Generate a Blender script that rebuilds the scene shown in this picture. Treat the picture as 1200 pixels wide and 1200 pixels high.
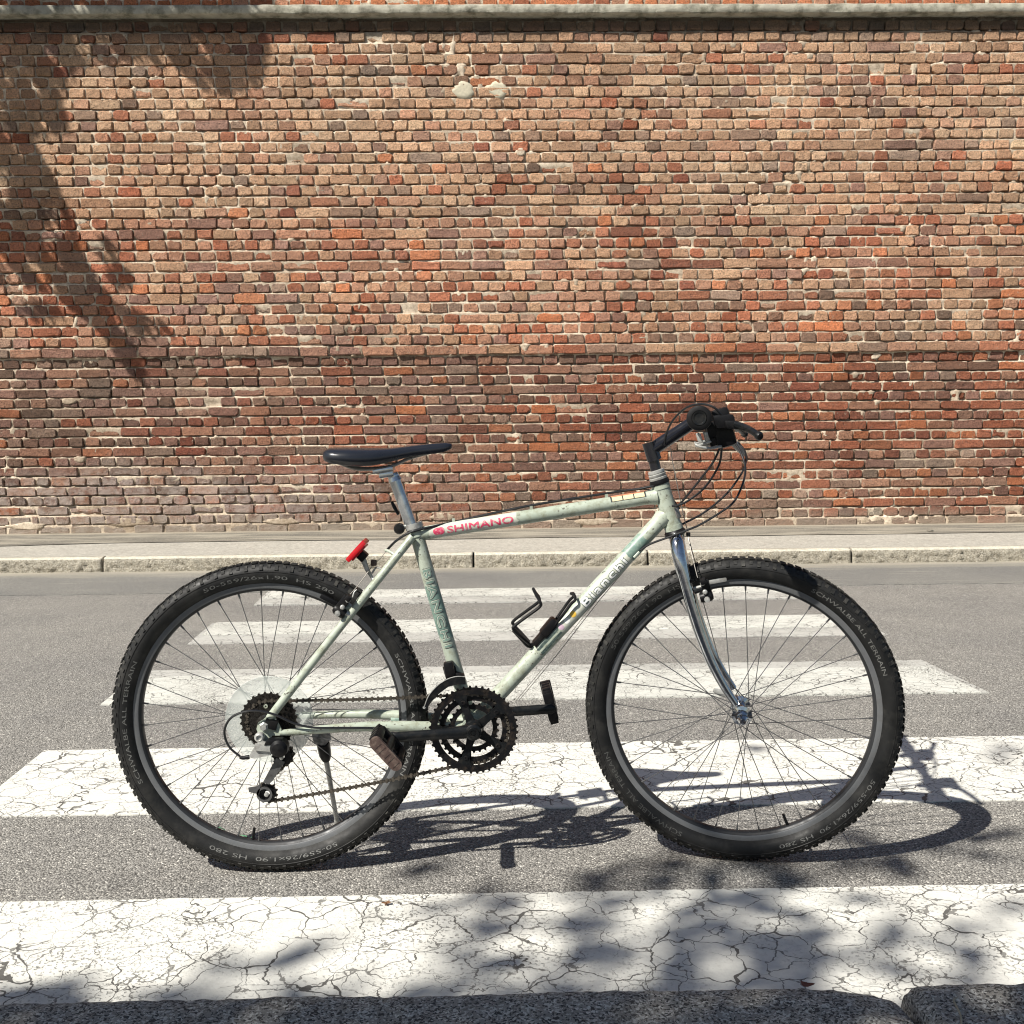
import bpy, bmesh, math, random
import numpy as np
from mathutils import Vector, Matrix, noise

# ------------------------------------------------------------------ reset
for o in list(bpy.data.objects):
    bpy.data.objects.remove(o)
SC = bpy.context.scene
COL = SC.collection
R = math.radians

# ------------------------------------------------------------------ camera
F_PX, CAM_H, PITCH, YAW, ROLL = 1229.8, 0.9201, 0.0796, 0.0184, -0.0095
fwd = Vector((math.sin(YAW) * math.cos(PITCH), math.cos(YAW) * math.cos(PITCH), -math.sin(PITCH)))
rgt0 = Vector((math.cos(YAW), -math.sin(YAW), 0))
up0 = rgt0.cross(fwd)
rgt = math.cos(ROLL) * rgt0 + math.sin(ROLL) * up0
upv = -math.sin(ROLL) * rgt0 + math.cos(ROLL) * up0
CAMP = Vector((0, 0, CAM_H))
cd = bpy.data.cameras.new("camera")
cam = bpy.data.objects.new("camera", cd)
COL.objects.link(cam)
cam.matrix_world = Matrix(((rgt.x, upv.x, -fwd.x, CAMP.x), (rgt.y, upv.y, -fwd.y, CAMP.y),
                           (rgt.z, upv.z, -fwd.z, CAMP.z), (0, 0, 0, 1)))
cd.sensor_width = 36
cd.lens = 36 * F_PX / 1200
cd.clip_start = 0.05
cd.clip_end = 2000
SC.camera = cam

# ------------------------------------------------------------------ sky, sun, exposure
SUND = Vector((-0.77, -0.63, 1.0)).normalized()          # towards the sun
ELEV = math.asin(SUND.z)
w = bpy.data.worlds.new("World")
SC.world = w
w.use_nodes = True
nt = w.node_tree
nt.nodes.clear()
sky = nt.nodes.new("ShaderNodeTexSky")
sky.sky_type = 'NISHITA'
sky.sun_disc = False
sky.sun_elevation = ELEV
sky.sun_rotation = math.atan2(SUND.x, SUND.y)
sky.air_density = 1.0
sky.dust_density = 1.0
bg = nt.nodes.new("ShaderNodeBackground")
bg.inputs[1].default_value = 0.05
wo = nt.nodes.new("ShaderNodeOutputWorld")
nt.links.new(sky.outputs[0], bg.inputs[0])
nt.links.new(bg.outputs[0], wo.inputs[0])
sd = bpy.data.lights.new("sun", 'SUN')
sd.energy = 5.0
sd.angle = R(0.53)
sd.color = (1.0, 0.955, 0.88)
sun = bpy.data.objects.new("sun", sd)
COL.objects.link(sun)
sun.rotation_euler = SUND.to_track_quat('Z', 'Y').to_euler()
sun.location = (-6, -5, 8)
SC.view_settings.view_transform = 'Standard'
SC.view_settings.look = 'None'
SC.view_settings.exposure = 0.66
SC.view_settings.gamma = 1
SC.view_settings.use_curve_mapping = False
SC.render.engine = 'CYCLES'
SC.render.filter_size = 1.1
SC.cycles.filter_width = 1.1


# ------------------------------------------------------------------ measuring helpers
def ray(px, py):
    return fwd * F_PX + rgt * (px - 600) - upv * (py - 600)


def hitY(px, py, Y):
    d = ray(px, py)
    return CAMP + d * ((Y - CAMP.y) / d.y)


def hitZ(px, py, Z):
    d = ray(px, py)
    return CAMP + d * ((Z - CAMP.z) / d.z)


def topx(P):
    d = Vector(P) - CAMP
    z = d.dot(fwd)
    if z < 0.05:
        return (-9999, -9999)
    return (600 + F_PX * d.dot(rgt) / z, 600 - F_PX * d.dot(upv) / z)


# ------------------------------------------------------------------ node helpers
def newmat(name):
    m = bpy.data.materials.new(name)
    m.use_nodes = True
    n = m.node_tree
    n.nodes.clear()
    out = n.nodes.new("ShaderNodeOutputMaterial")
    b = n.nodes.new("ShaderNodeBsdfPrincipled")
    n.links.new(b.outputs[0], out.inputs[0])
    return m, n, b


class N:
    def __init__(s, nt):
        s.nt = nt

    def l(s, a, b):
        s.nt.links.new(a, b)

    def coord(s, which="Object"):
        return s.nt.nodes.new("ShaderNodeTexCoord").outputs[which]

    def geo(s, which="Position"):
        return s.nt.nodes.new("ShaderNodeNewGeometry").outputs[which]

    def noise(s, vec, scale, detail=2, rough=0.5, dist=0.0, out=0):
        n = s.nt.nodes.new("ShaderNodeTexNoise")
        n.inputs["Scale"].default_value = scale
        n.inputs["Detail"].default_value = detail
        n.inputs["Roughness"].default_value = rough
        n.inputs["Distortion"].default_value = dist
        s.l(vec, n.inputs["Vector"])
        return n.outputs[out]

    def voro(s, vec, scale, feature='F1', out="Distance", rnd=1.0):
        n = s.nt.nodes.new("ShaderNodeTexVoronoi")
        n.feature = feature
        n.inputs["Scale"].default_value = scale
        n.inputs["Randomness"].default_value = rnd
        s.l(vec, n.inputs["Vector"])
        return n.outputs[out]

    def ramp(s, fac, stops, interp='LINEAR'):
        n = s.nt.nodes.new("ShaderNodeValToRGB")
        n.color_ramp.interpolation = interp
        e = n.color_ramp.elements
        while len(e) > 1:
            e.remove(e[-1])
        for i, (p, c) in enumerate(stops):
            if not isinstance(c, (tuple, list)):
                c = (c, c, c)
            el = e[0] if i == 0 else e.new(p)
            el.position = p
            el.color = (c[0], c[1], c[2], 1)
        s.l(fac, n.inputs[0])
        return n.outputs[0]

    def mix(s, fac, a, b, mode='MIX'):
        n = s.nt.nodes.new("ShaderNodeMix")
        n.data_type = 'RGBA'
        n.blend_type = mode
        for val, k in ((fac, 0), (a, 6), (b, 7)):
            if hasattr(val, 'is_output'):
                s.l(val, n.inputs[k])
            elif k == 0:
                n.inputs[0].default_value = val
            else:
                if not isinstance(val, (tuple, list)):
                    val = (val, val, val)
                n.inputs[k].default_value = (val[0], val[1], val[2], 1)
        return n.outputs[2]

    def math(s, op, a, b=0.0, c=None, clamp=False):
        n = s.nt.nodes.new("ShaderNodeMath")
        n.operation = op
        n.use_clamp = clamp
        for i, v in enumerate((a, b, c)):
            if v is None:
                continue
            if hasattr(v, 'is_output'):
                s.l(v, n.inputs[i])
            else:
                n.inputs[i].default_value = v
        return n.outputs[0]

    def sep(s, vec):
        n = s.nt.nodes.new("ShaderNodeSeparateXYZ")
        s.l(vec, n.inputs[0])
        return n.outputs

    def scalev(s, vec, sc, off=(0, 0, 0)):
        n = s.nt.nodes.new("ShaderNodeMapping")
        n.inputs["Scale"].default_value = sc
        n.inputs["Location"].default_value = off
        s.l(vec, n.inputs["Vector"])
        return n.outputs[0]

    def warp(s, vec, scale, amt):
        nz = s.noise(vec, scale, 2, 0.5, out=1)
        n = s.nt.nodes.new("ShaderNodeVectorMath")
        n.operation = 'MULTIPLY_ADD'
        s.l(nz, n.inputs[0])
        n.inputs[1].default_value = (amt, amt, amt)
        s.l(vec, n.inputs[2])
        return n.outputs[0]

    def bump(s, h, dist, strength=1.0, bsdf=None, prev=None):
        n = s.nt.nodes.new("ShaderNodeBump")
        n.inputs["Strength"].default_value = strength
        n.inputs["Distance"].default_value = dist
        s.l(h, n.inputs["Height"])
        if prev is not None:
            s.l(prev, n.inputs["Normal"])
        if bsdf is not None:
            s.l(n.outputs[0], bsdf.inputs["Normal"])
        return n.outputs[0]


def setc(b, c, rough=0.6, metal=0.0, spec=0.5):
    b.inputs["Base Color"].default_value = (c[0], c[1], c[2], 1)
    b.inputs["Roughness"].default_value = rough
    b.inputs["Metallic"].default_value = metal
    b.inputs["Specular IOR Level"].default_value = spec


def simple(name, c, rough=0.6, metal=0.0, spec=0.5, var=0.25, vscale=60, bump=0.0, dirt=None, dirt_amt=0.5, dscale=25):
    m, n, b = newmat(name)
    k = N(n)
    setc(b, c, rough, metal, spec)
    v = k.geo()
    nz = k.noise(v, vscale, 3, 0.6)
    col = k.mix(k.ramp(nz, [(0.25, 1 - var), (0.75, 1 + var * 0.4)]), (0, 0, 0), c)
    mul = n.nodes.new("ShaderNodeMix")
    mul.data_type = 'RGBA'
    mul.blend_type = 'MULTIPLY'
    mul.inputs[0].default_value = 1
    mul.inputs[6].default_value = (c[0], c[1], c[2], 1)
    k.l(k.ramp(nz, [(0.25, 1 - var), (0.75, 1.0)]), mul.inputs[7])
    col = mul.outputs[2]
    if dirt:
        d = k.ramp(k.noise(v, dscale, 4, 0.65), [(0.48, 0.0), (0.66, dirt_amt)])
        col = k.mix(d, col, dirt)
    k.l(col, b.inputs["Base Color"])
    rr = k.ramp(k.noise(v, vscale * 0.6, 3, 0.6), [(0.3, max(0.03, rough * 0.75)), (0.7, min(1, rough * 1.25))])
    k.l(rr, b.inputs["Roughness"])
    if bump:
        k.bump(k.noise(v, vscale * 4, 2, 0.6), bump, 1, b)
    return m


# ------------------------------------------------------------------ materials
M = {}
M['rubber'] = simple('tyre_rubber', (0.009, 0.009, 0.0088), 0.58, spec=0.35, var=0.3, vscale=40, bump=0.0002,
                     dirt=(0.06, 0.057, 0.05), dirt_amt=0.3, dscale=22)
M['tread'] = simple('tread_rubber', (0.016, 0.016, 0.015), 0.7, spec=0.3, var=0.4, vscale=90,
                    dirt=(0.09, 0.086, 0.075), dirt_amt=0.5, dscale=60)
M['grip'] = simple('grip_rubber', (0.006, 0.006, 0.0065), 0.55, spec=0.2, var=0.3)
M['black'] = simple('black_plastic', (0.006, 0.006, 0.007), 0.42, spec=0.22, var=0.3, dirt=(0.05, 0.045, 0.038), dirt_amt=0.2)
M['blackmetal'] = simple('black_painted_metal', (0.007, 0.008, 0.009), 0.34, spec=0.3, var=0.3, vscale=50,
                         dirt=(0.06, 0.052, 0.042), dirt_amt=0.2, dscale=90)
M['stem'] = simple('glossy_black_paint', (0.012, 0.012, 0.015), 0.16, spec=0.7, var=0.2)
M['ring'] = simple('chainring_steel', (0.007, 0.007, 0.008), 0.36, 0.0, spec=0.3, var=0.4, vscale=80,
                   dirt=(0.06, 0.045, 0.032), dirt_amt=0.35, dscale=110)
M['greymetal'] = simple('dull_grey_metal', (0.15, 0.15, 0.15), 0.4, 0.5, var=0.4, vscale=60,
                        dirt=(0.05, 0.045, 0.04), dirt_amt=0.5, dscale=90)
M['cog'] = simple('sprocket_steel', (0.10, 0.092, 0.082), 0.32, 0.85, var=0.5, vscale=260,
                  dirt=(0.018, 0.015, 0.012), dirt_amt=0.9, dscale=190)
M['chain'] = simple('grimy_chain_steel', (0.15, 0.13, 0.105), 0.45, 0.5, var=0.5, vscale=200,
                    dirt=(0.04, 0.03, 0.02), dirt_amt=0.7, dscale=120)
M['chrome'] = simple('chrome_plate', (0.62, 0.64, 0.67), 0.09, 1.0, var=0.12, vscale=20,
                     dirt=(0.10, 0.08, 0.06), dirt_amt=0.3, dscale=110)
M['alu'] = simple('worn_aluminium', (0.50, 0.50, 0.47), 0.36, 0.35, var=0.3, vscale=70,
                  dirt=(0.14, 0.12, 0.10), dirt_amt=0.5, dscale=60)
M['post'] = simple('bright_seat_post', (0.66, 0.68, 0.68), 0.2, 0.85, var=0.15, vscale=40,
                   dirt=(0.25, 0.24, 0.22), dirt_amt=0.4, dscale=50)
M['rim'] = simple('grey_anodised_rim', (0.155, 0.16, 0.165), 0.42, 0.3, var=0.2, vscale=30,
                  dirt=(0.08, 0.075, 0.065), dirt_amt=0.35, dscale=30)
M['rimdark'] = simple('dark_rim_inner', (0.03, 0.031, 0.033), 0.5, 0.3, var=0.2)
M['spoke'] = simple('dull_spoke_steel', (0.15, 0.15, 0.15), 0.4, 0.7, var=0.2)
M['wire'] = simple('brake_wire_steel', (0.32, 0.30, 0.27), 0.45, 0.6, var=0.3)
M['white'] = simple('white_print', (0.78, 0.79, 0.75), 0.45, var=0.1, vscale=200, dirt=(0.35, 0.38, 0.33), dirt_amt=0.3, dscale=150)
M['greyprint'] = simple('grey_tyre_print', (0.17, 0.17, 0.16), 0.7, var=0.3, vscale=250, dirt=(0.06, 0.06, 0.055), dirt_amt=0.85, dscale=130)
M['dimprint'] = simple('dim_tyre_print', (0.075, 0.075, 0.07), 0.7, var=0.3, vscale=250, dirt=(0.03, 0.03, 0.03), dirt_amt=0.85, dscale=130)
M['tealprint'] = simple('dark_teal_print', (0.045, 0.07, 0.066), 0.45, var=0.3, vscale=200, dirt=(0.35, 0.42, 0.33), dirt_amt=0.25, dscale=220)
M['panelgreen'] = simple('faded_green_panel', (0.17, 0.26, 0.22), 0.4, var=0.3, vscale=80, dirt=(0.35, 0.42, 0.34), dirt_amt=0.5, dscale=70)
M['offwhite'] = simple('off_white_panel_or_highlight', (0.56, 0.57, 0.48), 0.35, var=0.15, vscale=80, dirt=(0.42, 0.48, 0.38), dirt_amt=0.6, dscale=120)
M['pink'] = simple('faded_pink_print', (0.62, 0.05, 0.12), 0.45, var=0.3, vscale=120, dirt=(0.60, 0.42, 0.40), dirt_amt=0.75, dscale=190)
M['yellow'] = simple('yellow_sticker', (0.75, 0.48, 0.07), 0.45, var=0.2)
M['mauve'] = simple('pale_mauve_sticker', (0.50, 0.36, 0.44), 0.45, var=0.2)
M['cream'] = simple('cream_sticker', (0.66, 0.58, 0.36), 0.45, var=0.2)
M['orange'] = simple('faded_orange_sticker', (0.62, 0.26, 0.15), 0.45, var=0.3)
M['saddle'] = simple('black_saddle_vinyl', (0.014, 0.016, 0.022), 0.27, spec=0.6, var=0.2, vscale=30)
M['housing'] = simple('cable_housing', (0.012, 0.012, 0.013), 0.35, var=0.2)
M['brown'] = simple('brown_dusty_resin', (0.075, 0.045, 0.036), 0.75, var=0.4, vscale=70, bump=0.0006,
                    dirt=(0.2, 0.15, 0.12), dirt_amt=0.5, dscale=80)
M['reflector'] = simple('red_reflector_plastic', (0.55, 0.012, 0.02), 0.2, spec=0.7, var=0.2)
M['greensticker'] = simple('green_rim_sticker', (0.12, 0.45, 0.22), 0.4, var=0.5, vscale=300)
M['tape'] = simple('dark_tape', (0.035, 0.045, 0.04), 0.5, var=0.4)

# celeste frame paint with chips
m, n, b = newmat('pale_celeste_paint')
k = N(n)
setc(b, (0.4, 0.48, 0.36), 0.3, 0, 0.5)
v = k.geo()
big = k.ramp(k.noise(v, 7, 3, 0.6), [(0.3, (0.33, 0.375, 0.305)), (0.7, (0.42, 0.46, 0.38))])
drt = k.ramp(k.noise(v, 45, 4, 0.75), [(0.47, 0.0), (0.70, 0.8)])
c1 = k.mix(drt, big, (0.20, 0.20, 0.13))
chip = k.ramp(k.noise(v, 150, 3, 0.6), [(0.635, 0.0), (0.655, 1.0)])
chip2 = k.ramp(k.noise(v, 14, 2, 0.5), [(0.42, 0.0), (0.6, 1.0)])
cm = k.math('MULTIPLY', chip, chip2)
c2 = k.mix(cm, c1, (0.055, 0.04, 0.028))
k.l(c2, b.inputs["Base Color"])
k.l(k.ramp(k.noise(v, 40, 3, 0.6), [(0.3, 0.22), (0.7, 0.5)]), b.inputs["Roughness"])
k.bump(k.math('SUBTRACT', 1.0, cm), 0.0003, 1, b)
M['celeste'] = m

# clear plastic spoke protector
m, n, b = newmat('cloudy_clear_plastic')
setc(b, (0.62, 0.66, 0.62), 0.22, 0, 0.6)
k = N(n)
tr = n.nodes.new("ShaderNodeBsdfTransparent")
mx = n.nodes.new("ShaderNodeMixShader")
out = [x for x in n.nodes if x.type == 'OUTPUT_MATERIAL'][0]
k.l(k.ramp(k.noise(k.geo(), 25, 3, 0.5), [(0.3, 0.26), (0.7, 0.45)]), mx.inputs[0])
k.l(tr.outputs[0], mx.inputs[1])
k.l(b.outputs[0], mx.inputs[2])
k.l(mx.outputs[0], out.inputs[0])
M['clear'] = m

# old asphalt
def asphalt(name, lo, mid, hi, bumpd, scale=190, large=True, tint=(1, 1, 1)):
    m, n, b = newmat(name)
    k = N(n)
    setc(b, mid, 0.85, 0, 0.3)
    v = k.geo()
    vw = k.warp(v, 90, 0.006)
    vc = k.voro(vw, scale, 'F1', "Color")
    vd = k.voro(vw, scale, 'F1', "Distance")
    r1 = k.sep(vc)[0]
    stone = k.ramp(r1, [(0.0, lo), (0.35, mid), (0.75, mid), (0.93, hi), (1.0, tuple(min(0.8, x * 1.5) for x in hi))])
    gap = k.ramp(vd, [(0.0, 0.0), (0.42, 0.0), (0.75, 0.85)])
    dark = tuple(x * 0.35 for x in lo)
    c = k.mix(gap, stone, dark)
    fine = k.ramp(k.noise(v, 700, 2, 0.6), [(0.3, 0.8), (0.7, 1.15)])
    c = k.mix(1.0, c, fine, 'MULTIPLY')
    if large:
        lg = k.ramp(k.noise(v, 1.3, 5, 0.62), [(0.3, (0.84, 0.84, 0.85)), (0.7, (1.1, 1.09, 1.06))])
        c = k.mix(1.0, c, lg, 'MULTIPLY')
        st = k.ramp(k.noise(k.scalev(v, (0.5, 1.6, 1)), 2.2, 5, 0.7), [(0.60, 0.0), (0.75, 0.35)])
        c = k.mix(st, c, tuple(x * 0.6 for x in lo))
    k.l(c, b.inputs["Base Color"])
    h = k.math('SUBTRACT', k.math('MULTIPLY', r1, 0.6), vd)
    k.bump(h, bumpd, 1.0, b)
    return m


M['asphalt'] = asphalt('old_grey_asphalt', (0.175, 0.168, 0.155), (0.315, 0.303, 0.280), (0.48, 0.462, 0.42), 0.0022, 235)
M['gutter'] = asphalt('smooth_dusty_asphalt', (0.20, 0.198, 0.184), (0.24, 0.236, 0.22), (0.285, 0.28, 0.255), 0.0006, 260)
# streaky dust for gutter
nt_ = M['gutter'].node_tree
k = N(nt_)
b = [x for x in nt_.nodes if x.type == 'BSDF_PRINCIPLED'][0]
src = b.inputs["Base Color"].links[0].from_socket
P = k.geo()
yy = k.sep(P)[1]
wv = k.noise(k.scalev(P, (0.9, 7, 1)), 2.0, 5, 0.6)
edge = k.math('ADD', yy, k.math('MULTIPLY', wv, 0.5))
f1 = k.ramp(k.math('SUBTRACT', edge, 6.3), [(0.55, 0.0), (0.85, 0.75)])
str_ = k.ramp(k.noise(k.scalev(P, (0.6, 14, 1), (3, 1, 0)), 1.6, 4, 0.6), [(0.60, 0.0), (0.68, 0.45)])
c = k.mix(f1, src, (0.38, 0.345, 0.27))
c = k.mix(str_, c, (0.36, 0.34, 0.29))
k.l(c, b.inputs["Base Color"])
M['pavedark'] = asphalt('worn_dark_footway', (0.19, 0.175, 0.145), (0.235, 0.22, 0.185), (0.30, 0.28, 0.23), 0.0008, 200)
nt_ = M['pavedark'].node_tree
k = N(nt_)
b = [x for x in nt_.nodes if x.type == 'BSDF_PRINCIPLED'][0]
src = b.inputs["Base Color"].links[0].from_socket
P = k.geo()
pw = k.ramp(k.noise(k.scalev(P, (0.7, 5, 1)), 2.4, 5, 0.65), [(0.46, 0.0), (0.62, 0.8)])
c = k.mix(pw, src, (0.36, 0.33, 0.265))
yy = k.math('ADD', k.sep(P)[1], k.math('MULTIPLY', k.noise(P, 6, 4, 0.7), 0.12))
foot = k.ramp(k.math('SUBTRACT', yy, 7.9), [(0.42, 0.0), (0.53, 0.8)])
c = k.mix(foot, c, (0.35, 0.31, 0.24))
k.l(c, b.inputs["Base Color"])
M['groundfar'] = asphalt('plain_ground', (0.11, 0.105, 0.1), (0.2, 0.19, 0.17), (0.3, 0.28, 0.25), 0.002, 60)


# road paint: cream white with cracks, pits and worn grain
def paint(name, base, worn, crack_amt=1.0, pit=(0.565, 0.64)):
    m, n, b = newmat(name)
    k = N(n)
    setc(b, base, 0.6, 0, 0.3)
    v = k.geo()
    vw = k.warp(k.warp(v, 9, 0.09), 45, 0.018)
    d = k.voro(vw, 8.5, 'DISTANCE_TO_EDGE')
    gate = k.ramp(k.noise(v, 5.0, 2, 0.5), [(0.40, 0.0), (0.64, 1.0)])
    wid = k.math('MULTIPLY_ADD', gate, 0.0175 * crack_amt, 0.0)
    ck = k.math('LESS_THAN', d, wid)
    # secondary finer cracks
    vw2 = k.warp(k.warp(v, 20, 0.05), 80, 0.012)
    d2 = k.voro(vw2, 17, 'DISTANCE_TO_EDGE')
    gate2 = k.ramp(k.noise(v, 9.0, 2, 0.5, out=0), [(0.40, 0.0), (0.60, 1.0)])
    ck2 = k.math('LESS_THAN', d2, k.math('MULTIPLY', gate2, 0.027 * crack_amt))
    pits = k.ramp(k.noise(k.warp(v, 120, 0.004), 150, 2, 0.5), [(pit[0], 0.0), (pit[1], 1.0)])
    pgate = k.ramp(k.noise(v, 3.6, 3, 0.6), [(0.42, 0.05), (0.62, 1.0)])
    pits = k.math('MULTIPLY', pits, pgate)
    c = k.mix(k.ramp(k.noise(v, 4, 5, 0.65), [(0.3, 0.0), (0.75, 0.5)]), base, worn)
    grime = k.ramp(k.noise(v, 60, 4, 0.6), [(0.35, 0.90), (0.6, 1.0)])
    c = k.mix(1.0, c, grime, 'MULTIPLY')
    c = k.mix(k.math('MULTIPLY', pits, 0.6), c, (0.13, 0.125, 0.11))
    ckk = k.math('MAXIMUM', ck, k.math('MULTIPLY', ck2, 0.8))
    c = k.mix(k.math('MULTIPLY', ckk, 0.88), c, (0.045, 0.042, 0.038))
    k.l(c, b.inputs["Base Color"])
    hh = k.math('SUBTRACT', 1.0, k.math('MAXIMUM', ckk, k.math('MULTIPLY', pits, 0.6)))
    h2 = k.math('MULTIPLY', k.noise(v, 160, 3, 0.6), 0.35)
    k.bump(k.math('ADD', hh, h2), 0.0022, 1.0, b)
    return m


M['paint'] = paint('cracked_white_road_paint', (0.70, 0.69, 0.63), (0.58, 0.57, 0.52))
M['paintfar'] = paint('scuffed_white_road_paint', (0.62, 0.62, 0.565), (0.47, 0.47, 0.43), 0.8, (0.52, 0.60))
M['paintworn'] = paint('worn_grey_road_paint', (0.48, 0.475, 0.44), (0.39, 0.385, 0.355), 0.8, (0.50, 0.60))


# granite
def granite(name, dark, mid, light, bumpd, sc=260):
    m, n, b = newmat(name)
    k = N(n)
    setc(b, mid, 0.8, 0, 0.3)
    v = k.geo()
    g = k.sep(k.voro(k.warp(v, 160, 0.006), sc, 'F1', "Color"))[0]
    c = k.ramp(g, [(0.0, dark), (0.22, dark), (0.3, mid), (0.72, mid), (0.82, light), (1.0, light)])
    g2 = k.ramp(k.noise(v, 35, 4, 0.7), [(0.3, 0.72), (0.7, 1.15)])
    c = k.mix(1.0, c, g2, 'MULTIPLY')
    dd = k.ramp(k.noise(v, 4, 4, 0.6), [(0.5, 0.0), (0.75, 0.35)])
    c = k.mix(dd, c, tuple(x * 0.6 for x in mid))
    k.l(c, b.inputs["Base Color"])
    h = k.math('ADD', k.noise(v, 90, 5, 0.7), k.math('MULTIPLY', g, 0.25))
    k.bump(h, bumpd, 1.0, b)
    return m


M['granite'] = granite('weathered_grey_granite', (0.08, 0.073, 0.065), (0.34, 0.32, 0.28), (0.62, 0.60, 0.54), 0.005, 330)
M['kerbtop'] = granite('pale_worn_granite', (0.44, 0.41, 0.33), (0.53, 0.50, 0.41), (0.60, 0.565, 0.46), 0.001, 200)
M['kerbface'] = granite('rough_yellowish_granite', (0.32, 0.285, 0.22), (0.45, 0.41, 0.33), (0.53, 0.49, 0.40), 0.016, 150)
M['slab'] = granite('beige_pavement_stone', (0.33, 0.312, 0.268), (0.415, 0.395, 0.345), (0.47, 0.45, 0.395), 0.0015, 120)

# brick: per-brick tint in the colour attribute, grain, soiling and deepened ledge shade on top
m, n, b = newmat('old_clay_brick')
k = N(n)
setc(b, (0.4, 0.2, 0.12), 0.9, 0, 0.2)
at = n.nodes.new("ShaderNodeAttribute")
at.attribute_name = "tint"
v = k.geo()
base = at.outputs["Color"]
g = k.ramp(k.noise(v, 80, 5, 0.75), [(0.32, (0.30, 0.28, 0.28)), (0.46, (0.92, 0.92, 0.92)), (0.72, (1.42, 1.38, 1.3))])
c = k.mix(1.0, base, g, 'MULTIPLY')
soot = k.ramp(k.noise(k.scalev(v, (1, 1, 1), (5, 0, 2)), 26, 5, 0.72), [(0.56, 0.0), (0.72, 0.55)])
c = k.mix(soot, c, (0.085, 0.07, 0.06))
lime = k.ramp(k.noise(k.scalev(v, (1, 1, 1), (1, 7, 3)), 30, 5, 0.75), [(0.60, 0.0), (0.72, 0.6)])
c = k.mix(lime, c, (0.50, 0.43, 0.34))
# pale lime wash, low on the left of the wall, and a drifting salt bloom
sx, sy, sz = k.sep(v)
lowleft = k.math('MULTIPLY', k.ramp(k.math('ADD', sz, k.math('MULTIPLY', k.noise(v, 2.2, 3, 0.6), 0.5)), [(0.0, 0.9), (0.75, 0.75), (1.0, 0.0)]),
                 k.ramp(k.math('MULTIPLY_ADD', sx, 0.125, 0.5), [(0.0, 0.75), (0.25, 0.7), (0.42, 0.25), (0.55, 0.0)]))
lowleft = k.math('MULTIPLY', lowleft, k.ramp(k.noise(v, 14, 4, 0.7), [(0.34, 0.0), (0.56, 1.0)]))
c = k.mix(lowleft, c, (0.52, 0.45, 0.40))
basew = k.math('MULTIPLY', k.ramp(k.math('ADD', sz, k.math('MULTIPLY', k.noise(v, 3.0, 3, 0.6), 0.12)), [(0.0, 0.9), (0.22, 0.85), (0.34, 0.0)]), 0.7)
c = k.mix(basew, c, (0.38, 0.33, 0.26))
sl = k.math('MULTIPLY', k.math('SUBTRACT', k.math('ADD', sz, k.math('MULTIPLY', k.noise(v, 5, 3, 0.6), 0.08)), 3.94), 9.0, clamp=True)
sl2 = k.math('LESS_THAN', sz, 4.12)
c = k.mix(k.math('MULTIPLY', k.math('MULTIPLY', sl, sl2), 0.8), c, (0.05, 0.045, 0.035))  # sooty courses under the ledge; the dark colour also deepens its shadow
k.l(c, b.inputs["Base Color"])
h = k.math('ADD', k.noise(v, 85, 6, 0.8), k.math('MULTIPLY', k.noise(v, 26, 2, 0.5), 0.8))
k.bump(h, 0.024, 1.0, b)
M['brick'] = m

m, n, b = newmat('crumbly_lime_mortar')
k = N(n)
setc(b, (0.42, 0.36, 0.28), 0.95, 0, 0.15)
v = k.geo()
c = k.ramp(k.noise(v, 40, 5, 0.7), [(0.25, (0.26, 0.21, 0.155)), (0.5, (0.58, 0.485, 0.37)), (0.75, (0.74, 0.66, 0.53))])
c2 = k.ramp(k.noise(v, 1.7, 4, 0.6), [(0.35, (0.62, 0.58, 0.55)), (0.65, (1.05, 1.05, 1.05))])
c = k.mix(1.0, c, c2, 'MULTIPLY')
sz = k.sep(v)[2]
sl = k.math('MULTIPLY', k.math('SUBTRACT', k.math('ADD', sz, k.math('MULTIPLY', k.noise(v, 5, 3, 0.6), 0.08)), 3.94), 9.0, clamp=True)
c = k.mix(k.math('MULTIPLY', k.math('MULTIPLY', sl, k.math('LESS_THAN', sz, 4.12)), 0.8), c, (0.05, 0.045, 0.035))  # mortar darkened likewise: soot plus painted ledge shadow
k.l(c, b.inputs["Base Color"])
k.bump(k.noise(v, 130, 5, 0.75), 0.006, 1.0, b)
M['mortar'] = m
M['plaster'] = simple('pale_plaster', (0.58, 0.53, 0.40), 0.9, spec=0.2, var=0.25, vscale=50, bump=0.003)
M['ledge'] = simple('mossy_concrete', (0.44, 0.42, 0.34), 0.95, spec=0.2, var=0.4, vscale=14, bump=0.004,
                    dirt=(0.07, 0.07, 0.045), dirt_amt=0.7, dscale=9)
M['bark'] = simple('tree_bark', (0.13, 0.11, 0.08), 0.95, spec=0.2, var=0.5, vscale=12, bump=0.01)
M['leaf'] = simple('green_leaf', (0.06, 0.10, 0.03), 0.6, var=0.4, vscale=3)
M['dryleaf'] = simple('dry_brown_leaf', (0.20, 0.10, 0.045), 0.8, var=0.4, vscale=80)
M['redleaf'] = simple('dry_red_leaf', (0.17, 0.055, 0.035), 0.8, var=0.4, vscale=80)
M['straw'] = simple('dry_straw', (0.42, 0.37, 0.27), 0.8, var=0.3, vscale=80)


# ------------------------------------------------------------------ object helpers
def root_loc(o):
    L = Vector((0, 0, 0))
    while o is not None:
        L += o.location
        o = o.parent
    return L


def props(o, label=None, cat=None, group=None, kind=None):
    if label: o['label'] = label
    if cat: o['category'] = cat
    if group: o['group'] = group
    if kind: o['kind'] = kind
    return o


def thing(name, loc, label, cat, group=None):
    o = bpy.data.objects.new(name, None)
    o.empty_display_size = 0.1
    o.location = loc
    COL.objects.link(o)
    return props(o, label, cat, group)


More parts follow.
